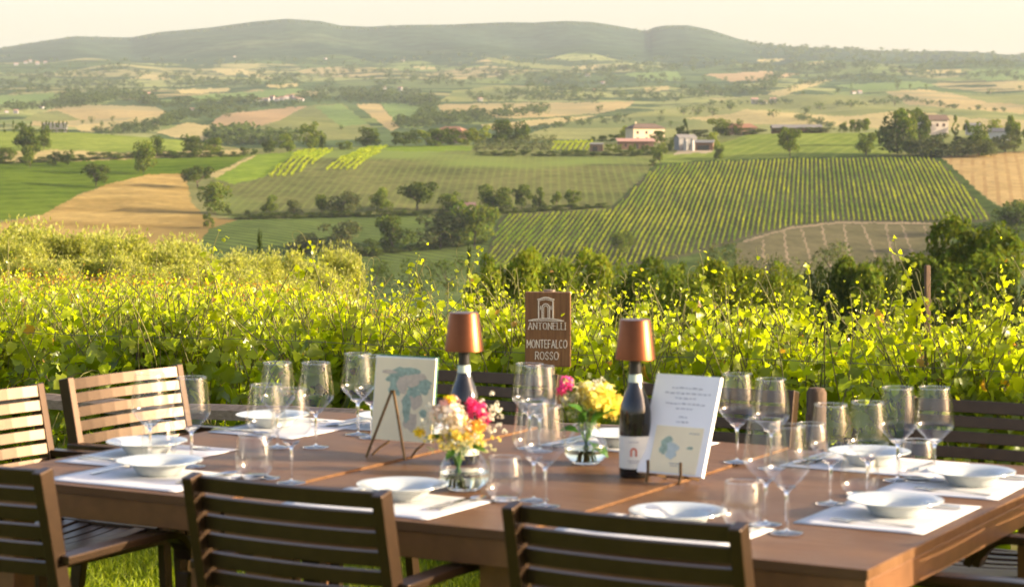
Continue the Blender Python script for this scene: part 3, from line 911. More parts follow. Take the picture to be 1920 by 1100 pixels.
TB = [(298, 868, 1.0, 'tumbler behind the left plate between the two wine glasses'), (477, 900, 1.04, 'tumbler left of the front glass cluster'),
      (946, 938, 1.0, 'tumbler between the left flower vase and the centre glasses'), (1392, 985, 1.0, 'tumbler in front of the right menu, by the front wine glasses'),
      (1612, 925, 1.0, 'tumbler behind the nearest plate of the table end'), (1719, 898, 1.0, 'tumbler between the two rightmost wine glasses'),
      (1521, 862, 1.0, 'tumbler at the back by the far post')]
for i, (px, py, k, lab) in enumerate(TB):
    o = tb0 if i == 0 else copy_tree(tb0)
    k *= 1.1; o.location = on_table(px, py, .0012); o.scale = (k, k, k); tag(o, 'clear ' + lab, 'tumbler', 'water tumblers on the table')

# ---- wine bottles carrying lamps
def arch(m, cx, cz, w, h, th, y, mi=0):
    """little arch of the label's emblem, standing in the x-z plane"""
    for sx_ in (-1, 1): m.box((cx + sx_ * (w / 2 - th / 2), y, cz + h * .3), (th, .0006, h * .6), mi=mi)
    n = 8
    for k in range(n):
        a0, a1 = math.pi * k / n, math.pi * (k + 1) / n
        q = [(cx + (w / 2) * math.cos(a0), cz + h * .6 + h * .4 * math.sin(a0)), (cx + (w / 2) * math.cos(a1), cz + h * .6 + h * .4 * math.sin(a1)),
             (cx + (w / 2 - th) * math.cos(a1), cz + h * .6 + (h * .4 - th) * math.sin(a1)), (cx + (w / 2 - th) * math.cos(a0), cz + h * .6 + (h * .4 - th) * math.sin(a0))]
        m.add([(x, y - .0003, z) for x, z in q], [(0, 1, 2, 3)], mi)


def bottle(loc, label, turn):
    o = empty('wine_bottle', loc, turn, label, 'bottle', 'wine bottles carrying lamps')
    m = MB()
    zz = np.array([0, .003, .012, .10, .165, .185, .205, .225, .245, .262, .285, .2851]); rr_ = np.array([.034, .039, .0408, .0408, .0405, .0375, .0305, .0225, .0175, .0152, .0145, 0])
    m.lathe(list(zip(rr_, zz)), 40); m.build('body', M_BOTTLE, o, smooth='auto')
    m = MB(); m.lathe([(.0157, .262), (.0155, .285), (.0152, .300), (.0165, .301), (.0165, .309), (.0145, .311), (0, .3111)], 28); m.build('capsule', M_CAPS, o, smooth='auto')
    m = MB(); m.lathe([(.0163, .2425), (.0181, .2425), (.0166, .2625), (.0160, .2625)], 28); m.build('neck_band', M_BAND, o, smooth='auto')
    m = MB(); n = 24
    vs = [(.0412 * math.cos(a), .0412 * math.sin(a), z) for z in (.026, .108) for a in np.linspace(-math.pi / 2 - 1.35, -math.pi / 2 + 1.35, n)]
    m.add(vs, [(j, j + 1, n + j + 1, n + j) for j in range(n - 1)])
    lb = m.build('label', M_LABEL, o, smooth=True)
    m = MB(); arch(m, 0, .058, .017, .022, .004, -.0419); m.build('emblem', M_LOGO, lb)
    m = MB()
    for q, w in ((.047, .030), (.042, .022), (.094, .026)): m.box((0, -.0405, q), (w, .0018, .0016))
    m.build('lettering', M_INKG, lb)
    l_ = empty('bottle_lamp', Vector(loc) + Vector((0, 0, .305)), 0)
    m = MB(); m.lathe([(.0525, -.004), (.0400, .094), (.0385, .097), (0, .0975)], 48)
    m.lathe([(.0505, -.004), (.0525, -.0041)], 48)
    s_ = m.build('lamp_shade', M_COPPER, l_, smooth='auto')
    m = MB(); m.lathe([(.012, .0065), (.02, .007), (.02, .02), (.008, .024), (.008, .092), (0, .092)], 24); m.build('lamp_stem', M_CAPS, l_, smooth='auto')
    return o, l_


pl, pr_ = on_table(870, 868), on_table(1191, 893)
_, l1 = bottle(pl, 'dark wine bottle behind the left flower vase, before the dark chair', 0.2)
_, l2 = bottle(pr_, 'dark wine bottle with cream label beside the tilted white menu', -0.15)
tag(l1, 'copper cone lamp on the bottle behind the left flowers, left of the wooden sign', 'lamp', 'copper lamps on wine bottles')
tag(l2, 'copper cone lamp on the bottle beside the white menu, right of the wooden sign', 'lamp', 'copper lamps on wine bottles')

# ---- map card on its easel (seen from behind the easel) and the menu on hooks
def blob(m, pts, y, mi=0, thick=.0004):
    m.add([(x, y, z) for x, z in pts], [tuple(range(len(pts)))], mi)


def irregular(cx, cz, rx, rz_, n, seed):
    q = random.Random(seed)
    return [(cx + rx * (.62 + .5 * q.random()) * math.cos(2 * math.pi * k / n), cz + rz_ * (.62 + .5 * q.random()) * math.sin(2 * math.pi * k / n)) for k in range(n)]


pb = on_table(751, 856); th = math.atan2(V_.y, V_.x) + math.pi
o = empty('map_card', pb + Vector((0, .02, .036)), th, 'cream card with a green map drawing, standing on a brass easel left of the bottle', 'card'); o.scale = (.94, 1, .95)
tilt = Matrix.Rotation(R(6), 4, 'X')
m = MB(); m.box((0, 0, .118), (.204, .0025, .236), None); bd = m.build('sheet', M_CARD, o); bd.rotation_euler = (R(-7), 0, 0)
m = MB(); m.box((-.004, .006, .122), (.204, .008, .236)); x_ = m.build('cover', M_MENU, o); x_.rotation_euler = (R(-7), 0, 0)
m = MB(); m.box((.0, .0125, .1235), (.2, .004, .241)); x_ = m.build('backing', M_COVERG, o); x_.rotation_euler = (R(-7), 0, 0)
m = MB()
for k, (cx, cz, rx, rz_) in enumerate([(-.015, .185, .05, .028), (.045, .168, .05, .022), (-.03, .15, .028, .03), (.02, .2, .045, .012), (.012, .105, .018, .036), (.07, .155, .022, .02), (-.045, .175, .02, .014), (.03, .14, .03, .016), (.07, .08, .014, .02), (.015, .07, .012, .02)]):
    blob(m, irregular(cx, cz, rx, rz_, 15, k + 5), -.0017 - .00005 * k, 0)
for k, (cx, cz, rx, rz_) in enumerate([(.02, .175, .035, .02), (.035, .12, .04, .03), (-.01, .16, .02, .03), (.05, .185, .025, .012), (-.055, .195, .03, .006), (.03, .055, .03, .03)]):
    blob(m, irregular(cx, cz, rx, rz_, 13, k + 50), -.0016 if k in (1, 5) else -.0024 - .00005 * k, 1)
x_ = m.build('map_drawing', [M_INKGREEN, M_INKTAN], o); x_.rotation_euler = (R(-7), 0, 0)
e = empty('easel', pb, th, 'brass wire easel holding the cream map card', 'easel', 'brass easels holding the cards')
m = MB(); ap = (0, -.052, .172)
for sx_ in (-1, 1): m.bar([(sx_ * .062, -.075, .0), (sx_ * .003, -.040, .178)], .0055, .0055, up=(0, 1, 0)); 
m.box((0, -.040, .178), (.012, .006, .006)); m.build('strut', M_BRASS, e)
for sx_ in (-1, 1):
    m = MB(); m.bar([(sx_ * .062, -.045, 0.003), (sx_ * .058, -.012, .020), (sx_ * .056, .028, .030), (sx_ * .056, .03, .038)], .0045, .0045, up=(0, .2, 1)); m.build('hook', M_BRASS, e)

pm_ = on_table(1248, 906)
o = empty('menu_booklet', pm_ + U * .02 + Vector((0, 0, .022)), th, 'white menu booklet with script lines and a small map, tilted back beside the right bottle', 'menu')
TL = R(-24)
def leanpart(ob): ob.rotation_euler = (TL, 0, R(-3)); return ob
m = MB(); m.box((0, .006, .13), (.186, .012, .262)); leanpart(m.build('pages', M_MENU, o, bevel=.001))
m = MB(); m.box((.006, -.001, .064), (.134, .0012, .12)); leanpart(m.build('insert', M_CARD, o))
m = MB(); q = random.Random(4)
for z, w in ((.226, .09), (.212, .125), (.199, .06), (.184, .11), (.172, .045), (.150, .02), (.137, .03)):
    x = -w / 2
    while x < w / 2:
        l_ = q.uniform(.006, .016); m.box((x + l_ / 2 + .005, -.0006, z + q.uniform(-.0008, .0008)), (l_ * .85, .001, .0016 + q.random() * .0012)); x += l_ + .002
for z, w, x0 in ((.028, .03, .01), (.022, .02, .01), (.108, .03, .05)): m.box((x0, -.0021, z), (w, .0008, .0016))
leanpart(m.build('lettering', M_INKG, o))
m = MB()
for k, (cx, cz, rx, rz_) in enumerate([(-.022, .082, .018, .018), (-.008, .07, .022, .016), (-.03, .066, .012, .02), (-.005, .052, .016, .014), (.045, .07, .01, .004)]):
    blob(m, irregular(cx, cz, rx, rz_, 13, k + 21), -.0021 - .0001 * k, 1 if k in (1, 3) else 0)
leanpart(m.build('map_drawing', [M_INKGREEN, simple('ink_mist', (.50, .56, .50), .7, 0, .2, .1, 90)], o))
e = empty('easel', pm_, th, 'brass easel with two hooked feet under the white menu', 'easel', 'brass easels holding the cards')
for sx_ in (-1, 1):
    m = MB(); x = sx_ * .045
    m.bar([(x, -.018, 0.004), (x, -.008, .026), (x, -.008, .058)], .007, .005, up=(1, 0, 0)); m.bar([(x, -.006, .022), (x + .006, .05, .012), (x + .01, .075, .004)], .007, .006)
    m.build('hook', M_BRASS, e)
m = MB(); m.bar([(0, .13, .003), (0, .085, .15)], .006, .006, up=(0, 1, 0)); m.bar([(-.045, .075, .006), (.055, .075, .006)], .005, .005); m.build('strut', M_BRASS, e)

# ---- vases and flowers
def vase(loc, label, k=1.0):
    o = empty('flower_vase', loc, 0, label, 'vase', 'round glass vases on the table')
    m = MB()
    zz = np.linspace(.004, .112, 26); pr = pchip([.004, .012, .03, .05, .075, .095, .112], [.036, .050, .062, .0635, .052, .040, .037], zz)
    n = 48; vs = [(r_ * math.cos(2 * math.pi * j / n), r_ * math.sin(2 * math.pi * j / n), z) for r_, z in zip(pr, zz) for j in range(n)]
    m.add(vs, [(i * n + j, i * n + (j + 1) % n, (i + 1) * n + (j + 1) % n, (i + 1) * n + j) for i in range(len(zz) - 1) for j in range(n)])
    m.build('bowl', M_VASE, o, smooth=True)
    m = MB(); m.lathe([(0, .0), (.034, 0), (.040, .003), (.041, .007), (.034, .010), (0, .008)], 40); m.build('base', M_STEM, o, smooth=True)
    m = MB(); m.lathe([(.0362, .1113), (.0372, .1113), (.0376, .1121), (.0372, .1129), (.0362, .1129), (.0359, .1121)], 44, closed=True); m.build('rim', M_STEM, o, smooth=True)
    m = MB(); zz = np.linspace(.0105, .045, 9); pr = pchip([.004, .012, .03, .05], [.036, .050, .062, .0635], zz) - .0012
    m.lathe([(0, .0104)] + list(zip(pr, zz)) + [(0, .0451)], 44); m.build('water', M_WATER, o, smooth='auto')
    o.scale = (k, k, k)
    return o


M_WATER = solid_glass('vase_water', (.98, 1, .98), 0, 1.33)
L_PETAL = leafmat('petal', .38, .5, .3, (1.15, 1.1, 1.0))
L_GREEN = leafmat('bouquet_leaf', .35, .4, .4, (1.4, 1.5, .6))


def petals(items):
    """items: list of (centre, radius, colour, n petals, spread) -> arrays of bent quads"""
    Vs, Fs, Ts = [], [], []
    for (c, r_, colr, n, sp_) in items:
        c = Vector(c)
        for k in range(n):
            d = Vector((random.gauss(0, 1), random.gauss(0, 1) , random.gauss(.45, .8))).normalized()
            a = d.orthogonal().normalized(); a.rotate(Matrix.Rotation(random.random() * 6.28, 3, d)); bq = d.cross(a)
            q = r_ * random.uniform(.35, 1.0); w = r_ * sp_ * random.uniform(.7, 1.2)
            p = c + d * q
            nn = (d + Vector((random.gauss(0, .5), random.gauss(0, .5), random.gauss(0, .5)))).normalized(); a = (a - nn * a.dot(nn)).normalized(); bq = nn.cross(a)
            base = len(Vs)
            Vs += [p - a * w * .4 - bq * w * .1, p + bq * w * .55 + nn * w * .1, p + a * w * .6 + nn * w * .3, p - bq * w * .55 + nn * w * .12]
            Fs.append((base, base + 1, base + 2, base + 3))
            f = random.uniform(.75, 1.15); Ts.append([min(.95, x * f) for x in colr])
    return np.array([tuple(v) for v in Vs]), np.array(Fs), np.array(Ts)


PINK, HOT, CREAM, YEL, ORG, PALE, WHT = (.80, .34, .30), (.78, .05, .22), (.84, .76, .60), (.83, .68, .12), (.82, .44, .06), (.62, .60, .30), (.74, .72, .56)


def flower(o, name, loc, r_, colr, n=70, sp_=.5, label=None):
    Vv, Ff, Tt = petals([((0, 0, 0), r_, colr, int(n * 1.8), sp_ * .78)])
    f = mesh_np(name, Vv, Ff, L_PETAL, Tt, o, loc)
    if label: f['label'] = label


def bouquet(loc, label, flowers, sprays, leaves, k=1.0):
    o = empty('flower_bouquet', loc, 0, label, 'flowers', 'mixed flower bouquets in the vases')
    for args in flowers: flower(o, *args)
    for (nm, colr, n, cx, cy, cz, sx_, sy, sz) in sprays:
        it = [((cx + random.gauss(0, sx_), cy + random.gauss(0, sy), cz + random.gauss(0, sz)), .008, colr, 9, .75) for _ in range(n)]
        Vv, Ff, Tt = petals(it); mesh_np('blossoms', Vv, Ff, L_PETAL, Tt, o)
    m = MB()
    for _ in range(16):
        a, q = random.random() * 6.28, random.uniform(.2, 1); top = (.05 * q * math.cos(a), .05 * q * math.sin(a), .15)
        m.tube([(-.03 * math.cos(a) * q, -.03 * math.sin(a) * q, .014), (.012 * math.cos(a), .012 * math.sin(a), .08), top], .0016, 5)
    m.build('stem', simple('flower_stem', (.10, .20, .03), .5), o, smooth=True)
    Vs, Fs, Ts = [], [], []
    for (x, y, z, ln, w, yaw, pit) in leaves:
        d = Vector((math.cos(yaw) * math.cos(pit), math.sin(yaw) * math.cos(pit), math.sin(pit))); sdv = d.cross(Vector((0, -.5, 1))).normalized(); nn = sdv.cross(d)
        c = Vector((x, y, z)); b0 = len(Vs)
        for q, ww, lift in ((0, .05, 0), (.25, .8, .1), (.5, 1, .12), (.75, .7, .05), (1, .03, -.1)):
            pc = c + d * ln * q + nn * lift * ln
            Vs += [pc - sdv * w * ww / 2 + nn * w * .15 * ww, pc, pc + sdv * w * ww / 2 + nn * w * .15 * ww]
        for j in range(4):
            for s_ in range(2): Fs.append((b0 + j * 3 + s_, b0 + j * 3 + s_ + 1, b0 + j * 3 + s_ + 4, b0 + j * 3 + s_ + 3)); Ts.append((.06, .16, .02))
    mesh_np('leaves', np.array([tuple(v) for v in Vs]), np.array(Fs), L_GREEN, np.array(Ts), o)
    o.scale = (k, k, k)
    return o


v1, v2 = on_table(871, 917), on_table(1099, 868)
vase(v1, 'round glass vase with pink and cream flowers in the middle of the table', 1.0)
vase(v2, 'round glass vase with yellow flowers, left of the bottle with the cream label', .93)
bouquet(v1 + Vector((-.016, 0, 0)), 'low bouquet of cream, pink and orange blossoms in the left vase',
        [('rose', (-.010, -.02, .175), .040, CREAM, 120, .55), ('rose', (-.045, .0, .182), .030, (.84, .70, .54), 80, .55), ('rose', (-.02, .01, .205), .026, (.84, .52, .42), 60, .6), ('carnation', (.045, .01, .195), .026, HOT, 90, .5), ('carnation', (.066, .0, .175), .018, HOT, 60, .5), ('carnation', (.03, .02, .21), .016, (.85, .12, .28), 50, .5),
         ('blossom', (.048, -.03, .155), .022, ORG, 60, .5), ('blossom', (-.095, -.01, .14), .016, (.82, .62, .02), 45, .6), ('blossom', (-.02, .0, .222), .014, (.82, .55, .02), 40, .6)],
        [('yellow_spray', YEL, 90, 0, -.03, .135, .034, .022, .014), ('orange_spray', ORG, 16, .03, -.035, .155, .022, .015, .012), ('white_spray', WHT, 26, .085, 0, .185, .018, .02, .02), ('white_spray', WHT, 20, -.07, 0, .165, .02, .02, .018), ('pale_spray', PALE, 70, .01, -.02, .115, .034, .02, .016)],
        [(.0, -.03, .10, .05, .025, -2.2, -.3), (.02, -.02, .10, .06, .03, -.6, .1), (-.03, -.02, .12, .06, .02, 2.8, .2)])
bouquet(v2, 'taller bouquet of yellow blossoms with one bright pink flower in the right vase',
        [('carnation', (-.055, .01, .218), .024, (.85, .10, .34), 90, .5), ('carnation', (-.068, .0, .2), .016, HOT, 50, .5), ('lily', (.03, -.02, .175), .040, (.84, .74, .14), 80, .75), ('lily', (.072, .0, .165), .034, (.84, .72, .12), 70, .75), ('lily', (.05, .02, .195), .03, (.84, .76, .20), 70, .7), ('lily', (.0, .01, .195), .03, (.78, .72, .16), 60, .7), ('blossom', (-.05, 0, .175), .018, WHT, 50, .5)],
        [('pale_spray', PALE, 60, -.03, 0, .175, .03, .025, .024), ('white_spray', WHT, 26, .03, 0, .21, .026, .02, .010), ('yellow_spray', YEL, 30, .07, -.01, .15, .024, .02, .02), ('green_spray', (.30, .36, .06), 40, -.03, -.01, .15, .03, .02, .02)],
        [(-.01, -.045, .115, .075, .04, -1.2, .75), (.0, -.045, .12, .08, .035, -2.6, .8), (.01, -.04, .115, .085, .034, .1, .55), (-.02, -.03, .09, .06, .03, 3.0, .1), (.01, -.03, .06, .05, .03, 1.2, -.4), (.02, -.03, .05, .05, .03, -.4, -.5)], .96)
# =================================================================== leaves in bulk
def norm(a): return a / np.maximum(np.linalg.norm(a, axis=-1, keepdims=True), 1e-9)


GRAPE = np.array([(0, .36, 0), (0, .03, 0), (.16, -.10, .02), (.40, -.02, .07), (.37, .17, .05), (.56, .36, .10), (.36, .50, .05), (.30, .76, .03), (0, 1, -.14),
                  (-.30, .76, .03), (-.36, .50, .05), (-.56, .36, .10), (-.37, .17, .05), (-.40, -.02, .07), (-.16, -.10, .02)])
GRAPE_F = [(0, k, k + 1) for k in range(1, 14)] + [(0, 14, 1)]
LEAF6 = np.array([(0, .4, 0), (0, 0, 0), (.42, .05, .07), (.5, .45, .08), (0, 1, -.12), (-.5, .45, .08), (-.42, .05, .07)])
LEAF6_F = [(0, k, k + 1) for k in range(1, 6)] + [(0, 6, 1)]


def leaf_arrays(C, T, N, S, shape, faces):
    T = norm(T); B = norm(np.cross(T, N)); N2 = np.cross(B, T)
    n, m = len(C), len(shape)
    cv = rng.normal(1.2, 1.1, (n, 1, 1)); sk = rng.normal(0, .16, (n, 1, 1)); wd = rng.uniform(.82, 1.15, (n, 1, 1))
    X = shape[None, :, 0:1] * wd; Y = shape[None, :, 1:2]; Z = shape[None, :, 2:3] * cv + sk * X * Y * 2
    V = C[:, None] + S[:, None, None] * ((X + sk * .5 * Y * Y) * B[:, None] + Y * T[:, None] + Z * N2[:, None])
    Fa = (np.arange(n)[:, None, None] * m + np.array(faces)[None]).reshape(-1, len(faces[0]))
    return V.reshape(-1, 3), Fa


def tubes3(Pth, rad):
    """many thin three-sided tubes at once: Pth (n, k, 3), rad (n, k)"""
    n, k, _ = Pth.shape
    d = norm(np.gradient(Pth, axis=1))
    a = norm(np.cross(d, np.array([.31, .87, .21]))); bb = np.cross(d, a)
    ring = [Pth + rad[..., None] * (math.cos(q) * a + math.sin(q) * bb) for q in (0, 2.094, 4.189)]
    V = np.stack(ring, 2).reshape(-1, 3)
    base = (np.arange(n)[:, None, None] * k + np.arange(k - 1)[None, :, None]) * 3
    f = [np.stack([base + j, base + (j + 1) % 3, base + 3 + (j + 1) % 3, base + 3 + j], -1) for j in range(3)]
    return V, np.concatenate([x.reshape(-1, 4) for x in f])


L_VINE = leafmat('vine_leaf', .60, .34, .55, (2.2, 2.2, .45))
L_OLIVE = leafmat('olive_leaf', .55, .5, .35, (1.5, 1.5, .7))
L_TREE = leafmat('tree_leaf', .38, .7, .03, (1.5, 1.5, .6))
L_GRASS = leafmat('grass_blade', .5, .5, .3, (1.6, 1.6, .5))
M_SHOOT = simple('vine_shoot', (.16, .15, .04), .6, 0, .3, .3, 12)
M_BARK = wood('bark', (.06, .045, .03), (.13, .10, .07), 5, (6, 6, 1), .9, .2, .01)
M_GREYWOOD = wood('weathered_wood', (.17, .125, .085), (.30, .235, .17), 10, (1, 10, 10), .85, .2, .003)
M_STAKE = wood('dark_stake', (.085, .055, .035), (.17, .11, .07), 9, (10, 10, 1), .85, .2, .003)

# ---- rows of grapevines running away to the left behind the rail
RD = norm(np.array([-1, .424, 0.])); RN = np.array([RD[1], -RD[0], 0.])       # along the row, away from the camera
ROW0 = np.array([-.33, 8.82, 0.])
ROWLAB = ['front row of leafy grapevines right behind the wooden rail and the sign', 'second row of grapevines from the table, its tops just over the front row', 'third row of grapevines from the table', 'fourth row of grapevines from the table',
          'fifth row of grapevines from the table', 'sixth row of grapevines from the table', 'seventh row of grapevines with reddish tips', 'eighth row of grapevines with reddish tips', 'ninth row of grapevines with reddish tips', 'last row of grapevines before the olive trees']
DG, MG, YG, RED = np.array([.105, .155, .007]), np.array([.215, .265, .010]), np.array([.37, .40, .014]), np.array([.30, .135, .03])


def gza(xy):
    return ground_ar(np.arctan2(xy[:, 0], xy[:, 1]), np.hypot(xy[:, 0], xy[:, 1]))


def vine_row(k):
    g = np.random.default_rng(100 + k)
    base = ROW0 + RN * 2.35 * k
    # extent along the row that stays in view, with a margin
    ss = np.linspace(-40, 60, 2001); pp = base + ss[:, None] * RD
    ok = (pp[:, 1] > 4) & (np.abs(pp[:, 0] / pp[:, 1]) < .237 * (1.35 if k < 2 else 1.2)) 
    s0, s1 = ss[ok].min() - 1.8, ss[ok].max() + .6; L = s1 - s0
    dens = 170 if k == 0 else 90 if k < 3 else 60
    ns = int(L * dens); nt = 16 if k == 0 else 12
    tt = np.linspace(0, 1, nt)
    s = g.uniform(s0, s1, ns); s = s + .16 * np.sin(s * 7.3 + k) + .10 * np.sin(s * 17.1); root = base + s[:, None] * RD + (g.normal(0, .10, ns))[:, None] * RN
    vig = .5 + .5 * np.sin(s * 2.3 + k * 1.7) * np.sin(s * .83 + k)          # vigour varies along the row
    z0 = g.uniform(.18, .66, ns)
    top = (.97 if k < 2 else .90 - .012 * k) + .07 * vig + g.normal(0, .05, ns) - (g.random(ns) < .4) * g.uniform(0, .35, ns) + (g.random(ns) < .05) * g.uniform(.06, .24, ns)
    ln = np.maximum(top - z0, .15)
    lean_n = g.normal(0, .30, ns); lean_s = g.normal(0, .35, ns); curl = g.normal(0, .25, ns)
    droop = (g.random(ns) < .34)
    side = np.where(g.random(ns) < .6, -1, 1)
    Pth = root[:, None] + np.zeros((1, nt, 1))
    hz_ = ln[:, None] * tt
    lat = np.where(droop[:, None], side[:, None] * (.40 * tt), lean_n[:, None] * ln[:, None] * tt ** 1.4 * .8)
    up = np.where(droop[:, None], (.45 * tt - .85 * tt ** 2) * (.5 + vig[:, None] * .5), hz_)
    al = (lean_s[:, None] * tt + curl[:, None] * tt ** 2) * ln[:, None] * .8
    Pth = Pth + al[..., None] * RD + lat[..., None] * RN
    Pth[..., 2] += z0[:, None] + up
    # leaves
    jit = g.normal(0, 1, (ns, nt, 3))
    C = Pth + jit * np.array([.055, .055, .045]) * (1 - .65 * tt ** 2)[None, :, None]
    sgn = np.sign(((C - base) @ RN))[..., None]
    out = sgn * RN
    N = norm(out * .42 + np.array([0, 0, .40]) - RD * .30 + g.normal(0, .62, C.shape))
    T = norm(out * .5 + np.array([0, 0, -.65]) + g.normal(0, .6, C.shape))
    T = norm(T - N * np.sum(T * N, -1, keepdims=True))
    S = (.070 - .047 * tt ** 1.3)[None] * g.uniform(.65, 1.2, (ns, nt)) * (1.0 if k == 0 else 1.12)
    S = np.where(droop[:, None], 
                 .060 * g.uniform(.55, 1.3, (ns, nt)), S)
    S = np.where(C[..., 2] > .97, S * .62, S)
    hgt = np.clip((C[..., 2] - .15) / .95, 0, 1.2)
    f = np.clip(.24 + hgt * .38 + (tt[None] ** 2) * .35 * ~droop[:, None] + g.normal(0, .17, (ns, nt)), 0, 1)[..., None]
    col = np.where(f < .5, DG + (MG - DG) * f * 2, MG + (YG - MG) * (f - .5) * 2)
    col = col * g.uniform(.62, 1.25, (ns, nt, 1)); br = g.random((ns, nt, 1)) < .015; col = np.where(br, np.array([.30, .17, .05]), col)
    if k >= 4:
        r_ = (g.random((ns, 1, 1)) < (.12 + .05 * k)) * np.clip((tt[None, :, None] - .45) * 3, 0, 1)
        col = col * (1 - r_) + RED * r_
    keep = g.random((ns, nt)) < (.93 if k == 0 else .9)
    if k > 0: keep &= C[..., 2] > .30
    C, T, N, S, col = C[keep], T[keep], N[keep], S[keep], col[keep]
    gzz = gza(C); C[:, 2] += gzz
    shp, fc = (GRAPE, GRAPE_F) if k < 2 else (LEAF6, LEAF6_F)
    V, Fa = leaf_arrays(C, T, N, S, shp, fc)
    o = empty('vine_row', tuple(base), 0, ROWLAB[k], 'grapevines', 'rows of grapevines below the terrace')
    off = base.copy()
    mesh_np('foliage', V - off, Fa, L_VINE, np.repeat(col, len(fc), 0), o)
    Q = Pth.copy(); Q[..., 2] += gza(Q.reshape(-1, 3)).reshape(ns, nt)
    rad = np.repeat((.0038 - .0017 * tt)[None], ns, 0)
    V, Fa = tubes3(Q[:, ::2], rad[:, ::2])
    VS, FS, nv = V, Fa, len(V)
    if k < 2:   # curling tendrils at the shoot tips
        ii = g.choice(ns, int(ns * .4), replace=False); ii = ii[~droop[ii]]
        n = len(ii); q = np.linspace(0, 1, 9)
        d0 = norm(Q[ii, -1] - Q[ii, -3]); a = norm(np.cross(d0, g.normal(0, 1, (n, 3)))); l_ = g.uniform(.06, .17, n)[:, None]
        ang = g.uniform(1.5, 4.5, n)[:, None] * q ** 2
        tp_ = Q[ii, -1][:, None] + (l_ * np.cumsum(np.cos(ang), 1) / 9)[..., None] * d0[:, None] + (l_ * np.cumsum(np.sin(ang), 1) / 9)[..., None] * a[:, None]
        V, Fa = tubes3(tp_, np.repeat((.0014 - .0007 * q)[None], n, 0))
        VS = np.concatenate([VS, V]); FS = np.concatenate([FS, Fa + nv])
    mesh_np('shoots', VS - off, FS, M_SHOOT, None, o)
    # gnarled trunks
    x = s0 + .3
    while x < s1:
        m = MB(); p = base + x * RD; z = gz(p[0], p[1]); q = g.normal(0, .04, 6)
        m.tube([Vector(p - off) + Vector((0, 0, z - .05)), Vector(p - off) + Vector((q[0], q[1], z + .2)), Vector(p - off) + Vector((q[2], q[3], z + .42)), Vector(p - off) + Vector((q[4] * 3, q[5], z + .55))], [.035, .028, .026, .015], 7)
        m.build('trunk', M_BARK, o, smooth=True); x += .95 if k < 3 else 1.4


for k in range(10): vine_row(k)

# five long shoots that stand clear of the canopy
for i, (px, y0, y1, lean, d) in enumerate([(1718, 556, 448, -.12, 7.95), (1690, 585, 506, .05, 8.0), (888, 540, 462, .02, 8.75), (575, 510, 447, .05, 9.1), (1315, 560, 472, -.03, 8.3), (1500, 560, 490, .06, 8.1), (1870, 570, 500, .04, 7.9), (780, 540, 474, .05, 8.8), (400, 505, 432, .03, 9.2)]):
    g = np.random.default_rng(i); q = np.linspace(0, 1, 22)
    a, b_ = PD(px, y0 + 60, d), PD(px + lean * 260, y1, d)
    pth = np.array([tuple(a.lerp(b_, t_)) for t_ in q]); pth[:, 0] += .02 * np.sin(q * 5 + i)
    C = pth + g.normal(0, .015, pth.shape); N = norm(g.normal(0, .6, pth.shape) + [.2, -.4, .5]); T = norm(g.normal(0, .6, pth.shape) + [.3 * (-1) ** i, 0, -.2]); T = norm(T - N * np.sum(T * N, -1, keepdims=True))
    S = .034 * (1 - q) ** .6 + .010
    V, Fa = leaf_arrays(C, T, N, S, GRAPE, GRAPE_F)
    o = empty('vine_shoot', tuple(pth[0]), 0, None, 'vine shoot', 'long shoots above the front vines')
    o['label'] = ['tallest grapevine shoot, standing against the dark oak at the right', 'short shoot left of the rusty post, below the tallest shoot', 'upright grapevine shoot above the wooden sign, to its left', 'leafy shoot between the two small cypresses', 'grapevine shoot right of the wooden sign against the dark hedge',
                  'grapevine shoot before the yellow green bush', 'rightmost grapevine shoot above the front row', 'thin shoot above the left copper lamp', 'leafy shoot before the golden wheat field, by the olive trees'][i]
    mesh_np('foliage', V - pth[0], Fa, L_VINE, np.repeat((YG * .55 + MG * .3)[None] * g.uniform(.75, 1.1, (22, 1)), 14, 0), o)
    V, Fa = tubes3(pth[None], (.0042 - .0028 * q)[None]); mesh_np('stem', V - pth[0], Fa, M_SHOOT, None, o)

# ---- posts and wires of the front row
def at_row(px, k=0):
    """(x, y) where photo column px crosses the k-th row"""
    b_ = ROW0 + RN * 2.35 * k; m_ = (px - CX) / F
    t_ = (m_ * b_[1] - b_[0]) / (RD[0] - m_ * RD[1]); p = b_ + t_ * RD
    return float(p[0]), float(p[1])


for px, ytop, w, lab, mt in ((1768, 497, .022, 'thin rusty metal post rising from the vines before the dark oak', M_STAKE), (276, 636, .06, 'weathered wooden stake half buried in the left vines', M_STAKE)):
    x, y = at_row(px); y += .3 if px > 1000 else -.1; zt = CZ - (ytop - HY) / F * y
    o = empty('trellis_post', (x, y, 0), .3, lab, 'post')
    m = MB(); m.box((0, 0, zt / 2 - .1), (w, w * .8, zt + .2)); m.build('upright', mt, o, bevel=.004)
    m = MB()
    for q in range(4): m.box((w * .52, 0, zt - .05 - q * .12), (w * .12, w * .35, .02))
    m.build('clip', M_STEEL, o)
for z, lab in ((.52, 'lower trellis wire strung along the front vines'), (.80, 'upper trellis wire strung along the front vines')):
    m = MB(); pts = [ROW0 + RD * s - RN * .24 + np.array([0, 0, z + .006 * math.sin(s * 3)]) for s in np.linspace(-3.2, 3.2, 24)]
    m.tube([Vector(p) for p in pts], .0013, 5)
    tag(m.build('trellis_wire', simple('wire', (.10, .09, .07), .6, .3)), lab, 'wire')

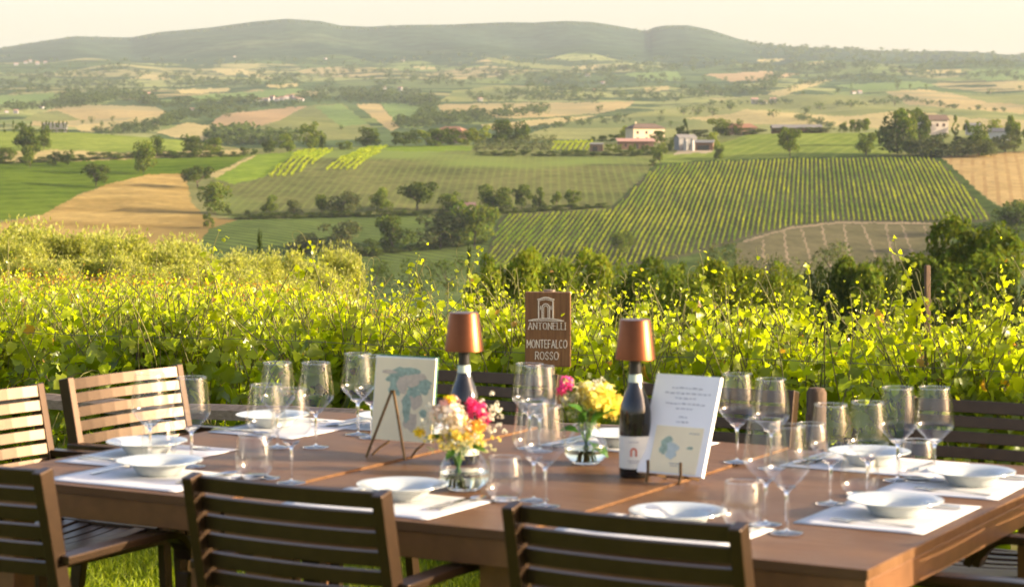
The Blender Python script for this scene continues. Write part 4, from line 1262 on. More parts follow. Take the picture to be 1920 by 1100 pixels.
# ---- wooden rail
rd_ = Vector((-.92, .391, 0)).normalized(); rp_ = Vector((-.324, 8.2, 0))
rail = empty('wooden_rail', (rp_.x, rp_.y, 0), 0, 'low weathered wooden rail between the chairs and the vines', 'fence')
m = MB(); q = random.Random(3)
for s0_, s1_ in ((-1.1, .28), (.285, 1.72), (1.725, 3.2)):
    sec = [(-.042, -.026), (.036, -.03), (.044, .0), (.03, .028), (-.02, .031), (-.045, .012)]
    pts = [rd_ * s + Vector((0, 0, .548 + .006 * math.sin(s * 4) + q.uniform(-.003, .003))) for s in np.linspace(s0_, s1_, 10)]
    m.sweep(pts, sec)
m.build('rail', M_GREYWOOD, rail, smooth='auto')
for s in (1.285, -.26, 2.7):
    m = MB(); m.sweep([rd_ * s + Vector((.01, .03, -.1)), rd_ * s + Vector((0, .03, .2)), rd_ * s + Vector((.005, .03, .515))], [(.042 * math.cos(a), .034 * math.sin(a)) for a in np.linspace(0, 6.283, 9)[:-1]], up=(0, 1, 0))
    m.build('post', M_GREYWOOD, rail, smooth='auto')
x, y = P(1531, 800, .585).x, P(1531, 800, .585).y
pp = PD(1531, 727, 7.55)
o = empty('stump_post', (pp.x, pp.y, 0), .4, 'short rough wooden post in the vines between two dark chairs', 'post')
m = MB(); n = 9
m.lathe([(.038, -.1), (.036, .2), (.033, .5), (.035, pp.z - .015), (.026, pp.z), (0, pp.z + .004)], 12); so = m.build('trunk', M_STAKE, o, smooth='auto')
m = MB()
for k in range(9):
    a = k * .7 + .2; m.box((.035 * math.cos(a), .035 * math.sin(a), .1 + .06 * (k % 5) + pp.z * .35), (.006, .018, .12), Matrix.Rotation(a, 3, 'Z'))
m.build('bark_ridge', M_STAKE, o)

# ---- wooden sign
SG = 8.12; spx = SG / F
pc = PD(1027.5, 617, SG)
sign = empty('wooden_sign', tuple(pc), R(-7), 'brown wooden board on a stake among the vines, carved with white lettering and an arch', 'sign')
wd_, hd_ = 86 * spx, 140 * spx
m = MB(); m.box((0, 0, 0), (wd_, .022, hd_)); m.build('board', wood('sign_wood', (.13, .060, .020), (.21, .105, .036), 7, (16, 16, 1.2), .5, .4, .0006), sign, bevel=.003)
m = MB(); m.sweep([Vector((.004, .035, -.95)), Vector((0, .032, -.2)), Vector((.002, .03, hd_ / 2 + .006))], [(.022 * math.cos(a), .016 * math.sin(a)) for a in np.linspace(0, 6.283, 9)[:-1]], up=(0, 1, 0)); m.build('stake', M_GREYWOOD, sign, smooth='auto')
M_CARVE = simple('white_carving', (.72, .66, .52), .7, 0, .2, .1, 80)
GLYPH = {'A': [[(0, 0), (.5, 1), (1, 0)], [(.2, .36), (.8, .36)]], 'N': [[(0, 0), (0, 1), (1, 0), (1, 1)]], 'T': [[(0, 1), (1, 1)], [(.5, 0), (.5, 1)]],
         'O': [[(.5 + .5 * math.sin(a), .5 + .5 * math.cos(a)) for a in np.linspace(0, 6.283, 15)]], 'E': [[(.95, 0), (0, 0), (0, 1), (.95, 1)], [(0, .52), (.75, .52)]], 'L': [[(0, 1), (0, 0), (.95, 0)]], 'I': [[(.5, 0), (.5, 1)]],
         'M': [[(0, 0), (0, 1), (.5, .3), (1, 1), (1, 0)]], 'F': [[(0, 0), (0, 1), (.95, 1)], [(0, .52), (.75, .52)]],
         'C': [[(.5 + .5 * math.cos(a), .5 + .5 * math.sin(a)) for a in np.linspace(R(48), R(312), 11)]], 'R': [[(0, 0), (0, 1), (.6, 1), (.9, .88), (.95, .75), (.88, .6), (.6, .5), (0, .5)], [(.5, .5), (1, 0)]],
         'S': [[(.92, .82), (.72, .97), (.4, 1), (.1, .87), (.06, .68), (.25, .55), (.7, .46), (.94, .3), (.88, .1), (.6, 0), (.28, .02), (.04, .18)]]}
WID = {'I': .12, 'M': 1.0, 'N': .86, 'O': .92, 'A': .92, 'L': .62, 'E': .66, 'F': .62, 'T': .84, 'C': .8, 'R': .72, 'S': .66}


def lettering(m, word, cx, cz, wpx, hpx, th, y, serif=False):
    tot = sum(WID[c] for c in word); gap = .30 if not serif else .34
    sc = wpx / (tot + gap * (len(word) - 1)); x = cx - wpx / 2
    for ch in word:
        w = WID[ch] * sc
        for st_ in GLYPH[ch]:
            for (a, b_) in zip(st_[:-1], st_[1:]):
                p0 = Vector((x + a[0] * w, y, cz - hpx / 2 + a[1] * hpx)); p1 = Vector((x + b_[0] * w, y, cz - hpx / 2 + b_[1] * hpx))
                d = p1 - p0; vert = abs(d.z) > abs(d.x) * .6
                tk = th * (.65 if serif and not vert else 1.0)
                e_ = d.normalized() * tk * .35
                m.bar([p0 - e_, p1 + e_], tk, .0016, up=(0, -1, 0))
            if serif and ch in 'ANTLEI':
                for q in ((st_[0]), (st_[-1])):
                    if ch == 'A' and st_ is GLYPH['A'][1]: continue
                    pq = Vector((x + q[0] * w, y, cz - hpx / 2 + q[1] * hpx)); m.box(tuple(pq), (th * 2.6, .0016, th * .6))
        x += w + gap * sc


m = MB(); yf = -.0118
lettering(m, 'ANTONELLI', -.003 * 1, (617 - 610.5) * spx, 70 * spx, 12.5 * spx, 1.15 * spx, yf, True); m.build('lettering', M_CARVE, sign)
m = MB(); lettering(m, 'MONTEFALCO', -.003, (617 - 644) * spx, 75 * spx, 14.5 * spx, 1.25 * spx, yf); m.build('lettering', M_CARVE, sign)
m = MB(); lettering(m, 'ROSSO', -.003, (617 - 666) * spx, 43 * spx, 14 * spx, 1.25 * spx, yf); m.build('lettering', M_CARVE, sign)
m = MB()
def Zp(y): return (617 - y) * spx
def Xp(x): return (x - 1027) * spx
def line(pts, th):
    for a, b_ in zip(pts[:-1], pts[1:]): m.bar([Vector((Xp(a[0]), yf, Zp(a[1]))), Vector((Xp(b_[0]), yf, Zp(b_[1])))], th * spx, .0016, up=(0, -1, 0))
cxe = 1023.5
line([(cxe - 16, 561), (cxe - 12, 560.5), (cxe - 6, 558), (cxe, 557), (cxe + 6, 558), (cxe + 12, 560.5), (cxe + 16, 561)], 2.0)
line([(cxe - 14.5, 564), (cxe - 6, 561.5), (cxe, 560.5), (cxe + 6, 561.5), (cxe + 14.5, 564)], 1.2)
for s_ in (-1, 1):
    line([(cxe + s_ * 13.5, 563), (cxe + s_ * 13.5, 596)], 2.0); line([(cxe + s_ * 9.8, 573), (cxe + s_ * 9.8, 580)], 1.4)
    line([(cxe + s_ * 7, 596), (cxe + s_ * 7, 576)], 1.6); line([(cxe + s_ * 4, 596), (cxe + s_ * 4, 577)], 1.1)
line([(cxe + 7 * math.sin(a), 576 - 7 * math.cos(a)) for a in np.linspace(-1.57, 1.57, 9)], 1.6)
line([(cxe + 4 * math.sin(a), 577 - 4.5 * math.cos(a)) for a in np.linspace(-1.57, 1.57, 7)], 1.1)
line([(cxe - 33, 600.5), (cxe - 22, 598.2), (cxe - 10, 596.9), (cxe, 596.5), (cxe + 10, 596.9), (cxe + 22, 598.2), (cxe + 34, 601)], 1.5)
line([(cxe - 33, 600.8), (cxe, 600), (cxe + 34, 601.2)], 1.4)
m.build('emblem', M_CARVE, sign)

# ---- lawn
def blades(n, xr, yr, hmin, hmax, seed):
    g = np.random.default_rng(seed)
    y = g.uniform(*yr, n); x = g.uniform(-1, 1, n) * xr * y
    ok = (y < ROW0[1] + .15 - .424 * (x - ROW0[0])); x, y = x[ok], y[ok]; n = len(x)
    z = ground_ar(np.arctan2(x, y), np.hypot(x, y))
    pat = .5 + .5 * np.sin(x * 3.1 + np.sin(y * 2.2)) * np.sin(y * 2.7 + x)
    h = g.uniform(hmin, hmax, n) * (.7 + .6 * pat); a = g.uniform(0, 6.283, n); lean = g.normal(0, .4, (n, 2)) * h[:, None]
    w = g.uniform(.0022, .0045, n) * (y / 6)
    dx, dy = np.cos(a) * w, np.sin(a) * w
    b0 = np.stack([x - dx, y - dy, z - .004], -1); b1 = np.stack([x + dx, y + dy, z - .004], -1)
    m0 = np.stack([x + dx * .7 + lean[:, 0] * .35, y + dy * .7 + lean[:, 1] * .35, z + h * .6], -1); m1 = np.stack([x - dx * .7 + lean[:, 0] * .35, y - dy * .7 + lean[:, 1] * .35, z + h * .6], -1)
    t_ = np.stack([x + lean[:, 0], y + lean[:, 1], z + h], -1); t2 = t_ + np.stack([dx * .1, dy * .1, dx * 0], -1)
    V = np.stack([b0, b1, m0, m1, t_, t2], 1).reshape(-1, 3); k = np.arange(n)[:, None] * 6
    Fa = np.concatenate([k + np.array([[0, 1, 2, 3]]), k + np.array([[3, 2, 5, 4]])])
    c = np.array([.22, .27, .015]) * g.uniform(.6, 1.25, (n, 1)) + np.array([.07, .05, 0]) * (g.random((n, 1)) < .15)
    return V, Fa, np.concatenate([c, c])


parts = [blades(95000, .30, (7.0, 11.5), .025, .055, 1), blades(30000, .32, (3.6, 7.0), .02, .045, 2)]
off = 0; VV, FF, TT = [], [], []
for V, Fa, c in parts: VV.append(V); FF.append(Fa + off); TT.append(c); off += len(V)
tag(mesh_np('grass', np.concatenate(VV), np.concatenate(FF), L_GRASS, np.concatenate(TT)), kind='stuff')
# =================================================================== trees
def crown_arrays(g, kind, nf, fs):
    """crown of unit height and width (base z=0): clumps of small leaf faces round a handful of lobes"""
    if kind == 'round':
        nl = 16; env = lambda n: np.stack([g.normal(0, .21, n), g.normal(0, .21, n), g.uniform(.18, .84, n)], -1); rl = (.15, .25)
    elif kind == 'spread':
        nl = 18; env = lambda n: np.stack([g.normal(0, .26, n), g.normal(0, .26, n), np.clip(g.normal(.62, .16, n), .26, .86)], -1); rl = (.12, .21)
    elif kind == 'tall':
        nl = 16; env = lambda n: np.stack([g.normal(0, .18, n), g.normal(0, .18, n), g.uniform(.16, .88, n)], -1); rl = (.12, .20)
    elif kind == 'loose':
        nl = 18; env = lambda n: np.stack([g.normal(0, .22, n), g.normal(0, .22, n), g.uniform(.28, .86, n)], -1); rl = (.10, .19)
    elif kind == 'bush':
        nl = 18; env = lambda n: np.stack([g.normal(0, .25, n), g.normal(0, .25, n), g.uniform(.1, .78, n)], -1); rl = (.12, .22)
    elif kind == 'cypress':
        nl = 26
        def env(n):
            z = g.uniform(.06, .95, n); r_ = .34 * np.clip(np.minimum(z * 6, (1.02 - z) * 1.5), 0, 1); a = g.uniform(0, 6.28, n)
            return np.stack([r_ * np.cos(a) * .7, r_ * np.sin(a) * .7, z], -1)
        rl = (.05, .10)
    L = env(nl)
    q = np.hypot(L[:, 0], L[:, 1]); big = q > .36; L[big, :2] *= (.36 / q[big])[:, None]
    rad = g.uniform(*rl, nl)
    w = rad ** 2; pk = g.choice(nl, nf, p=w / w.sum())
    d = norm(g.normal(0, 1, (nf, 3)) + [0, 0, .15])
    rr_ = rad[pk] * g.uniform(.25, 1, nf) ** .33 * g.uniform(.9, 1.14, nf)
    C = L[pk] + d * rr_[:, None] * np.array([1, 1, .82])
    C[:, 2] = np.clip(C[:, 2], .02, 1.05)
    N = norm(d * .9 + g.normal(0, .55, (nf, 3))); a = norm(np.cross(N, g.normal(0, 1, (nf, 3)))); b_ = np.cross(N, a)
    s = fs * g.uniform(.55, 1.25, nf)[:, None]
    lo, hi = np.percentile(C, 1, axis=0), np.percentile(C, 99, axis=0); wx = max(hi[0] - lo[0], hi[1] - lo[1])
    mv = np.array([(lo[0] + hi[0]) / 2, (lo[1] + hi[1]) / 2, 0]); k3 = np.array([.96 / wx, .96 / wx, .97 / hi[2]])
    C = (C - mv) * k3; L = (L - mv) * k3
    V = np.stack([C - a * s * .9, C - b_ * s * .55 + N * s * .12, C + a * s * .9, C + b_ * s * .55 + N * s * .12], 1).reshape(-1, 3)
    Fa = np.arange(nf * 4).reshape(-1, 4)
    lobe_t = g.uniform(.72, 1.25, nl)[pk]
    return V, Fa, lobe_t * g.uniform(.7, 1.25, nf), L


TREEC = {'cypress': (.022, .034, .008), 'dark': (.055, .082, .009), 'mid': (.092, .128, .013), 'bright': (.14, .18, .016), 'olive': (.105, .125, .050), 'dusty': (.075, .092, .032)}
TPROTO = {}


def tree_proto(kind, tone, var, nf=1500, fs=.054):
    key = (kind, tone, var, nf)
    if key in TPROTO: return TPROTO[key]
    g = np.random.default_rng(hash((kind, var)) % 1000 if False else sum(map(ord, kind)) * 7 + var * 131)
    V, Fa, tn, L = crown_arrays(g, kind, nf, fs)
    col = np.array(TREEC[tone]) * tn[:, None] * np.stack([g.uniform(.85, 1.25, nf), np.ones(nf), g.uniform(.7, 1.3, nf)], -1)
    o = empty({'bush': 'bush', 'cypress': 'cypress_tree'}.get(kind, 'tree'))
    mesh_np('crown', V, Fa, L_TREE, col, o)
    m = MB()
    h = .5 if kind not in ('bush', 'cypress') else .3
    th = {'bush': .02, 'cypress': .03}.get(kind, .032)
    m.tube([(0, 0, -.08), (.006, .004, .12), (-.008, 0, .3), (.01, .005, h + .12)], [th * 1.25, th, th * .8, th * .4], 7)
    for k in range(6 if kind != 'cypress' else 0):
        l_ = L[(k * 3) % len(L)]
        m.tube([(0, 0, h * (.35 + .08 * k)), tuple((np.array([0, 0, h * (.45 + .08 * k)]) + l_) / 2), tuple(l_)], [th * .55, th * .4, th * .15], 5)
    m.build('trunk', M_BARK, o, smooth=True)
    o.location = (0, 0, -500); o['proto'] = 1
    TPROTO[key] = o
    return o


USED = set()


def place_tree(kind, tone, px, ybase, ytop, wpx, lay, label, group=None, var=0, nf=1500, fs=.054, cat=None, sink=.0, rot=None):
    p = land(px, ybase, *lay) if not isinstance(lay, (int, float)) else Vector(((px - CX) / F * lay, lay, gz((px - CX) / F * lay, lay)))
    ztop = CZ - (ytop - HY) / F * p.y
    hgt = max(ztop - p.z, 1.0); w = wpx / F * p.y
    pr = tree_proto(kind, tone, var, nf, fs)
    if pr.name in USED: o = copy_tree(pr)
    else: o = pr; USED.add(pr.name)
    o.location = (p.x, p.y, p.z - sink * hgt)
    o.scale = (w, w, hgt); o.rotation_euler = (0, 0, px * .37 if rot is None else rot)
    tag(o, label, cat or {'bush': 'bush', 'cypress': 'cypress'}.get(kind, 'tree'), group)
    if 'proto' in o: del o['proto']
    return o


T = place_tree
GM = 'trees on the opposite slope'
# left part of the opposite slope
for a in [
    ('spread', 'dark', 60, 296, 232, 64, 'tall dark tree at the left edge, over the hedge below the pale green field', 0),
    ('round', 'dark', 82, 282, 253, 26, 'small round tree leaning on the tall tree at the left edge', 1),
    ('tall', 'mid', 57, 316, 272, 38, 'bushy tree in front of the tall dark tree at the left edge', 2),
    ('tall', 'dark', 99, 311, 284, 24, 'small pointed tree in the left hedge, first of two', 1),
    ('tall', 'dark', 127, 311, 281, 26, 'small pointed tree in the left hedge, second of two', 3),
    ('round', 'mid', 10, 305, 276, 40, 'light green bush tree cut off by the left picture edge', 4),
    ('spread', 'dark', 180, 351, 306, 52, 'round headed tree standing alone on the dark green field', 2),
    ('round', 'mid', 269, 327, 264, 52, 'leaning bushy tree on the upper edge of the golden wheat field', 3),
    ('round', 'dark', 294, 294, 254, 30, 'slim round tree behind the leaning bushy tree', 5),
    ('round', 'dark', 362, 291, 253, 44, 'dark round tree, left one of a pair on the hedge line', 6),
    ('round', 'mid', 400, 291, 258, 38, 'brownish green tree, right one of a pair on the hedge line', 7),
    ('bush', 'dark', 458, 292, 276, 18, 'small dark bush at the end of the hedge line', 1), ('bush', 'dark', 477, 290, 279, 15, 'smallest bush at the end of the hedge line', 2),
    ('round', 'dark', 506, 288, 262, 30, 'low round tree left of three on the slope crest', 8),
    ('tall', 'mid', 539, 287, 249, 30, 'tree in the middle of three on the slope crest', 4),
    ('tall', 'mid', 581, 283, 229, 46, 'tallest tree on the left slope crest, above the bright vine rows', 5),
    ('bush', 'dark', 604, 282, 252, 18, 'narrow bush leaning on the tallest crest tree', 3),
    ('bush', 'mid', 640, 281, 266, 18, 'small bush left of the round crest tree', 4), ('bush', 'mid', 655, 281, 264, 16, 'second small bush left of the round crest tree', 5),
    ('spread', 'dark', 370, 354, 311, 58, 'broad dark tree at the right edge of the wheat field, upper one', 4),
    ('round', 'mid', 403, 399, 342, 62, 'large leaning tree at the right edge of the wheat field, lower one', 9),
    ('bush', 'mid', 391, 428, 400, 22, 'slim bush at the lower corner of the wheat field', 6), ('bush', 'mid', 429, 403, 386, 13, 'tiny bush below the young vineyard, near the wheat corner', 7),
    ('bush', 'dark', 464, 404, 394, 11, 'tiny dark bush on the track below the young vineyard', 8),
    ('loose', 'mid', 505, 404, 366, 36, 'loose crowned tree on the track, first from the left', 1), ('round', 'dusty', 552, 402, 374, 32, 'small pale round tree on the track', 10),
    ('round', 'mid', 603, 401, 364, 30, 'slender round tree on the track', 11), ('round', 'dusty', 645, 403, 359, 62, 'wide pale green tree on the track', 12),
    ('round', 'dark', 695, 275, 239, 50, 'neat round tree on the crest, alone right of the bright vine rows', 13)]:
    T(a[0], a[1], a[2], a[3], a[4], a[5], MID, a[6], GM, a[7])
# middle
for a in [
    ('bush', 'dark', 757, 275, 247, 48, 'dark hedge tree at the left end of the clump before the red roof', 9), ('bush', 'mid', 800, 274, 241, 56, 'bushy tree in the middle of the clump before the red roof', 10),
    ('bush', 'dark', 838, 273, 240, 46, 'dark bushy tree directly before the red roof', 11), ('bush', 'mid', 868, 272, 244, 36, 'low bush at the right end of the clump before the red roof', 12),
    ('round', 'bright', 895, 271, 235, 44, 'light green round tree right of the red roof', 14), ('round', 'dark', 943, 265, 224, 56, 'large dark twin tree on the crest, left crown', 15), ('round', 'dark', 976, 264, 228, 36, 'large dark twin tree on the crest, right crown', 16),
    ('round', 'mid', 715, 397, 352, 46, 'tree on the track left of the large dark tree', 17), ('spread', 'dark', 782, 396, 341, 74, 'large dark spreading tree on the track', 6),
    ('bush', 'mid', 848, 395, 361, 58, 'bushes on the track left of the pink hut', 13), ('round', 'dark', 927, 403, 347, 66, 'big dark tree right of the pink hut', 18),
    ('loose', 'dark', 978, 396, 346, 36, 'thin dark tree with a forked crown on the track', 2), ('tall', 'dark', 1011, 395, 351, 26, 'slim upright tree on the track', 6), ('loose', 'mid', 1043, 391, 359, 22, 'thin pale sapling on the track', 3), ('loose', 'mid', 1074, 387, 356, 32, 'small flat crowned tree, last on the track', 4),
    ('round', 'dark', 737, 474, 405, 76, 'dusky round tree in the lower field, left of the broad ones', 19), ('round', 'dusty', 826, 468, 400, 96, 'broad dusty tree in the lower field', 20), ('round', 'mid', 890, 468, 382, 82, 'tallest dome shaped tree in the lower field, beside the vineyard corner', 21),
    ('bush', 'dusty', 640, 478, 415, 80, 'dusky grey green trees at the left of the lower field', 14), ('bush', 'dusty', 572, 478, 438, 70, 'low dusky bush in the lower field near the first small cypress', 15), ('bush', 'dark', 690, 480, 448, 50, 'low dark bush under the dusky trees', 16),
    ('spread', 'mid', 1167, 478, 434, 46, 'lone tree at the foot of the striped vineyard', 7),
    ('round', 'bright', 1172, 260, 237, 30, 'light green round tree left of the cream farmhouse', 22), ('round', 'dark', 1234, 270, 245, 32, 'dark tree covering the corner of the cream farmhouse', 23),
    ('loose', 'mid', 1238, 311, 268, 26, 'spindly crooked tree below the farmhouse', 5), ('bush', 'dark', 1224, 312, 298, 18, 'bush at the upper left corner of the striped vineyard', 17), ('bush', 'mid', 1158, 284, 270, 16, 'small bush before the pink roofed barn', 18), ('bush', 'mid', 1185, 284, 270, 18, 'second small bush before the pink roofed barn', 19), ('bush', 'dark', 1130, 262, 254, 22, 'low tree behind the olive grove', 20)]:
    T(a[0], a[1], a[2], a[3], a[4], a[5], MID, a[6], GM, a[7])
# right
for a in [
    ('cypress', 'dark', 1286, 250, 222, 14, 'dark cypress behind the pale barn', 0), ('bush', 'dark', 1278, 258, 236, 20, 'dark bush under the cypress by the pale barn', 21),
    ('bush', 'mid', 1350, 245, 222, 46, 'bushy tree left of the reddish roof', 22), ('bush', 'dark', 1382, 244, 224, 22, 'small tree behind the reddish roof', 0),
    ('round', 'bright', 1337, 278, 247, 24, 'light green tree at the right of the pale barn', 24), ('round', 'mid', 1348, 301, 271, 22, 'small round tree below the pale barn', 25),
    ('bush', 'dusty', 1300, 252, 243, 60, 'long low olive hedge left part, behind the pale green field', 1), ('bush', 'dusty', 1410, 252, 240, 60, 'long low olive hedge middle part, behind the pale green field', 2), ('bush', 'dusty', 1470, 250, 237.5, 50, 'long low olive hedge before the long grey roof', 3), ('bush', 'dusty', 1530, 249, 238, 60, 'olive hedge at the right end of the long grey roof', 4),
    ('round', 'mid', 1581, 248, 228, 17, 'small round tree, first of three on the right crest', 26), ('round', 'mid', 1603, 248, 224, 22, 'small round tree, second of three on the right crest', 27), ('round', 'mid', 1623, 248, 222, 20, 'small round tree, third of three on the right crest', 28),
    ('loose', 'mid', 1481, 298, 240, 44, 'airy tree standing alone at the upper edge of the striped vineyard', 6), ('round', 'mid', 1624, 293, 249, 40, 'round tree by the upper edge of the striped vineyard, right of the airy one', 29),
    ('round', 'dark', 1682, 290, 205, 78, 'largest tree on the right crest, left of the beige house', 30), ('round', 'dark', 1724, 275, 203, 42, 'tall tree touching the beige house', 31), ('tall', 'mid', 1706, 292, 222, 34, 'narrow tree between the largest crest tree and the shrubs', 7),
    ('cypress', 'mid', 1791, 250, 216, 14, 'small conifer right of the beige house', 1), ('tall', 'mid', 1813, 252, 225, 14, 'small tree next to the conifer', 8),
    ('bush', 'dusty', 1735, 294, 250, 76, 'grey green shrubs under the beige house, left', 5), ('bush', 'dusty', 1790, 294, 256, 66, 'grey green shrubs under the beige house, middle', 6), ('bush', 'mid', 1840, 292, 232, 52, 'light green bushy tree right of the small conifer', 7), ('bush', 'dusty', 1835, 294, 262, 64, 'low shrubs along the upper edge of the right wheat field', 8),
    ('round', 'bright', 1867, 252, 224, 32, 'light green tree by the grey roofs at the right', 32), ('tall', 'mid', 1900, 284, 217, 34, 'tall ragged tree at the right picture edge', 9), ('bush', 'dusty', 1885, 288, 252, 50, 'shrub under the tall ragged tree at the right edge', 9), ('bush', 'mid', 1940, 286, 235, 50, 'bush beyond the tall ragged tree at the right edge', 10),
    ('round', 'dark', 1906, 437, 376, 78, 'dark round tree below the right wheat field, at the picture edge', 33), ('bush', 'dark', 1860, 470, 415, 90, 'dark hedge bush below the right end of the striped vineyard', 11)]:
    T(a[0], a[1], a[2], a[3], a[4], a[5], MID, a[6], GM, a[7])
for i in range(11):  # crest hedge of the left field: a line of bushes
    px = 8 + i * 34 + (i * 17 % 9); T('bush', 'dark', px, 308 - .045 * px, 294 - .05 * px + (i * 7 % 5), 40, MID, 'dark bush in the hedge line above the dark green field', 'bushes of the left hedge line', 12 + i % 5)
for i in range(5):
    px = 335 + i * 26; T('bush', 'dark', px, 297 - .03 * (px - 335), 284, 30, MID, 'low dark bush in the hedge line right of the leaning bushy tree', 'bushes of the left hedge line, right end', 12 + i % 5)
for i in range(26):  # dark hedge along the track below the young vineyard
    px = 452 + i * 27; yb = 409 - .02 * (px - 450) - (max(0, px - 960) * .045); T('bush', 'dark', px, yb + 2, yb - 7 - (i * 5 % 4), 34, MID, 'low dark bush of the hedge along the track below the young vineyard', 'bushes along the track', 12 + i % 5)
for i in range(12):
    px = 660 + i * 22; yb = 480 - .10 * (px - 660); T('bush', 'dark', px, yb + 2, yb - 9 - (i * 5 % 4), 30, MID, 'low dark bush of the lower hedge under the dome shaped tree', 'bushes of the lower hedge', 12 + i % 5)
for i in range(13):
    px = 905 + i * 26; T('bush', 'dark', px, 291 + (i % 3), 284 - (i * 5 % 4), 30, MID, 'low dark bush of the hedge under the olive grove and farm', 'bushes of the hedge below the farm', 12 + i % 5)
for i, (px, yb, yt, w) in enumerate([(1142, 283, 270, 16), (1208, 286, 272, 20), (1226, 288, 275, 18), (1256, 284, 268, 18), (1266, 262, 252, 22), (1150, 264, 252, 20), (1110, 266, 256, 16), (1262, 274, 262, 14)]):
    T('bush', ('mid', 'dark')[i % 2], px, yb, yt, w, MID, 'small garden bush round the farm buildings on the crest', 'garden bushes at the farm', 12 + i % 5)
for i in range(30):  # olive grove by the farm
    r_, c_ = divmod(i, 10); px = 893 + c_ * 15 + r_ * 4; yb = 285 - r_ * 8
    T('round', 'olive', px, yb, yb - 17, 21, MID, 'small silvery olive tree in the grove left of the farmhouse', 'olive grove left of the farmhouse', 34 + i % 3, nf=160, fs=.09)

# nearer trees, in the valley just below the vineyard
GV = 'trees in the valley behind the vines'
T('round', 'mid', 1800, 0, 418, 232, 150, 'big dark oak behind the vines at the right', GV, 40, nf=14000, fs=.030)
T('bush', 'mid', 1628, 0, 484, 150, 140, 'broad shrub left of the big oak, behind the vines', GV, 41, nf=6500, fs=.036)
T('bush', 'dark', 1915, 0, 492, 120, 135, 'dark shrub right of the big oak, at the picture edge', GV, 42, nf=3800, fs=.036)
T('bush', 'bright', 960, 0, 468, 112, 118, 'yellow green bush behind the vines, above the wooden sign', GV, 43, nf=6500, fs=.034)
T('bush', 'bright', 1105, 0, 474, 135, 124, 'yellow green bush behind the vines, right of the sign', GV, 44, nf=6500, fs=.034)
T('bush', 'dark', 1222, 0, 488, 140, 118, 'darker bush between the two groups of yellow green bushes', GV, 45, nf=6500, fs=.034)
T('bush', 'bright', 1358, 0, 488, 120, 105, 'yellow green bush behind the vines above the white menu', GV, 46, nf=6500, fs=.034)
T('bush', 'bright', 1452, 0, 498, 92, 95, 'pointed yellow bush behind the vines right of the menu', GV, 47, nf=3800, fs=.034)
T('bush', 'mid', 1290, 0, 500, 100, 100, 'small dark green bush behind the vines at the foot of the striped vineyard', GV, 48, nf=3000, fs=.036)
T('bush', 'mid', 1040, 0, 486, 100, 110, 'mid green bush behind the vines between two yellow green bushes', GV, 49, nf=3000, fs=.036)
for i, (px, yt, w, d, tn) in enumerate([(905, 478, 70, 125, 'mid'), (1010, 480, 80, 128, 'mid'), (1062, 484, 80, 120, 'bright'), (1165, 486, 80, 126, 'mid'), (1330, 494, 80, 120, 'mid'), (1405, 506, 70, 110, 'bright'), (1500, 508, 70, 118, 'mid'), (1545, 500, 80, 140, 'dark'), (1590, 496, 80, 140, 'dark'), (1672, 486, 80, 142, 'dark'), (1255, 496, 70, 122, 'dark')]):
    T('bush', tn, px, 0, yt, w, d, {'mid': 'green bush in the band of shrubs behind the vines right of the sign', 'bright': 'low yellow green bush in the band of shrubs behind the vines', 'dark': 'dark bush in the band of shrubs left of the big oak'}[tn], 'band of shrubs behind the vines', 62 + i % 4, nf=3000, fs=.036)
T('round', 'dusty', 1575, 0, 450, 96, 480, 'hazy round tree at the foot of the ploughed field', GV, 50, nf=1200, fs=.034)
T('bush', 'dusty', 1368, 0, 455, 90, 470, 'hazy tree at the left foot of the ploughed field', GV, 51, nf=1200, fs=.034)
for i, (px, yt, w) in enumerate([(1430, 476, 70), (1480, 480, 70), (1525, 478, 60), (1640, 474, 80), (1320, 478, 60)]):
    T('bush', 'dusty', px, 0, yt, w, 440, 'hazy hedge bush in the valley below the ploughed field', 'hazy hedge in the valley', 52 + i, nf=800, fs=.036)
for i, (px, yt, w) in enumerate([(700, 486, 80), (770, 484, 80), (840, 480, 90), (620, 488, 80), (540, 492, 90)]):
    T('bush', 'dark', px, 0, yt, w, 520, 'dark hedge bush at the valley bottom left of the sign', 'dark hedge at the valley bottom', 57 + i, nf=800, fs=.036)
for px, yt, w, d, lab in ((486, 428, 19, 88, 'small cypress rising behind the left vines, taller one'), (563, 455, 16, 80, 'small cypress behind the vines, shorter and to the right'), (881, 458, 15, 84, 'small cypress behind the vines above the left copper lamp'), (676, 490, 14, 80, 'smallest cypress tip behind the vines')):
    T('cypress', 'cypress', px, 0, yt, w, d, lab, 'small cypresses behind the vines', 2, nf=900, fs=.035)

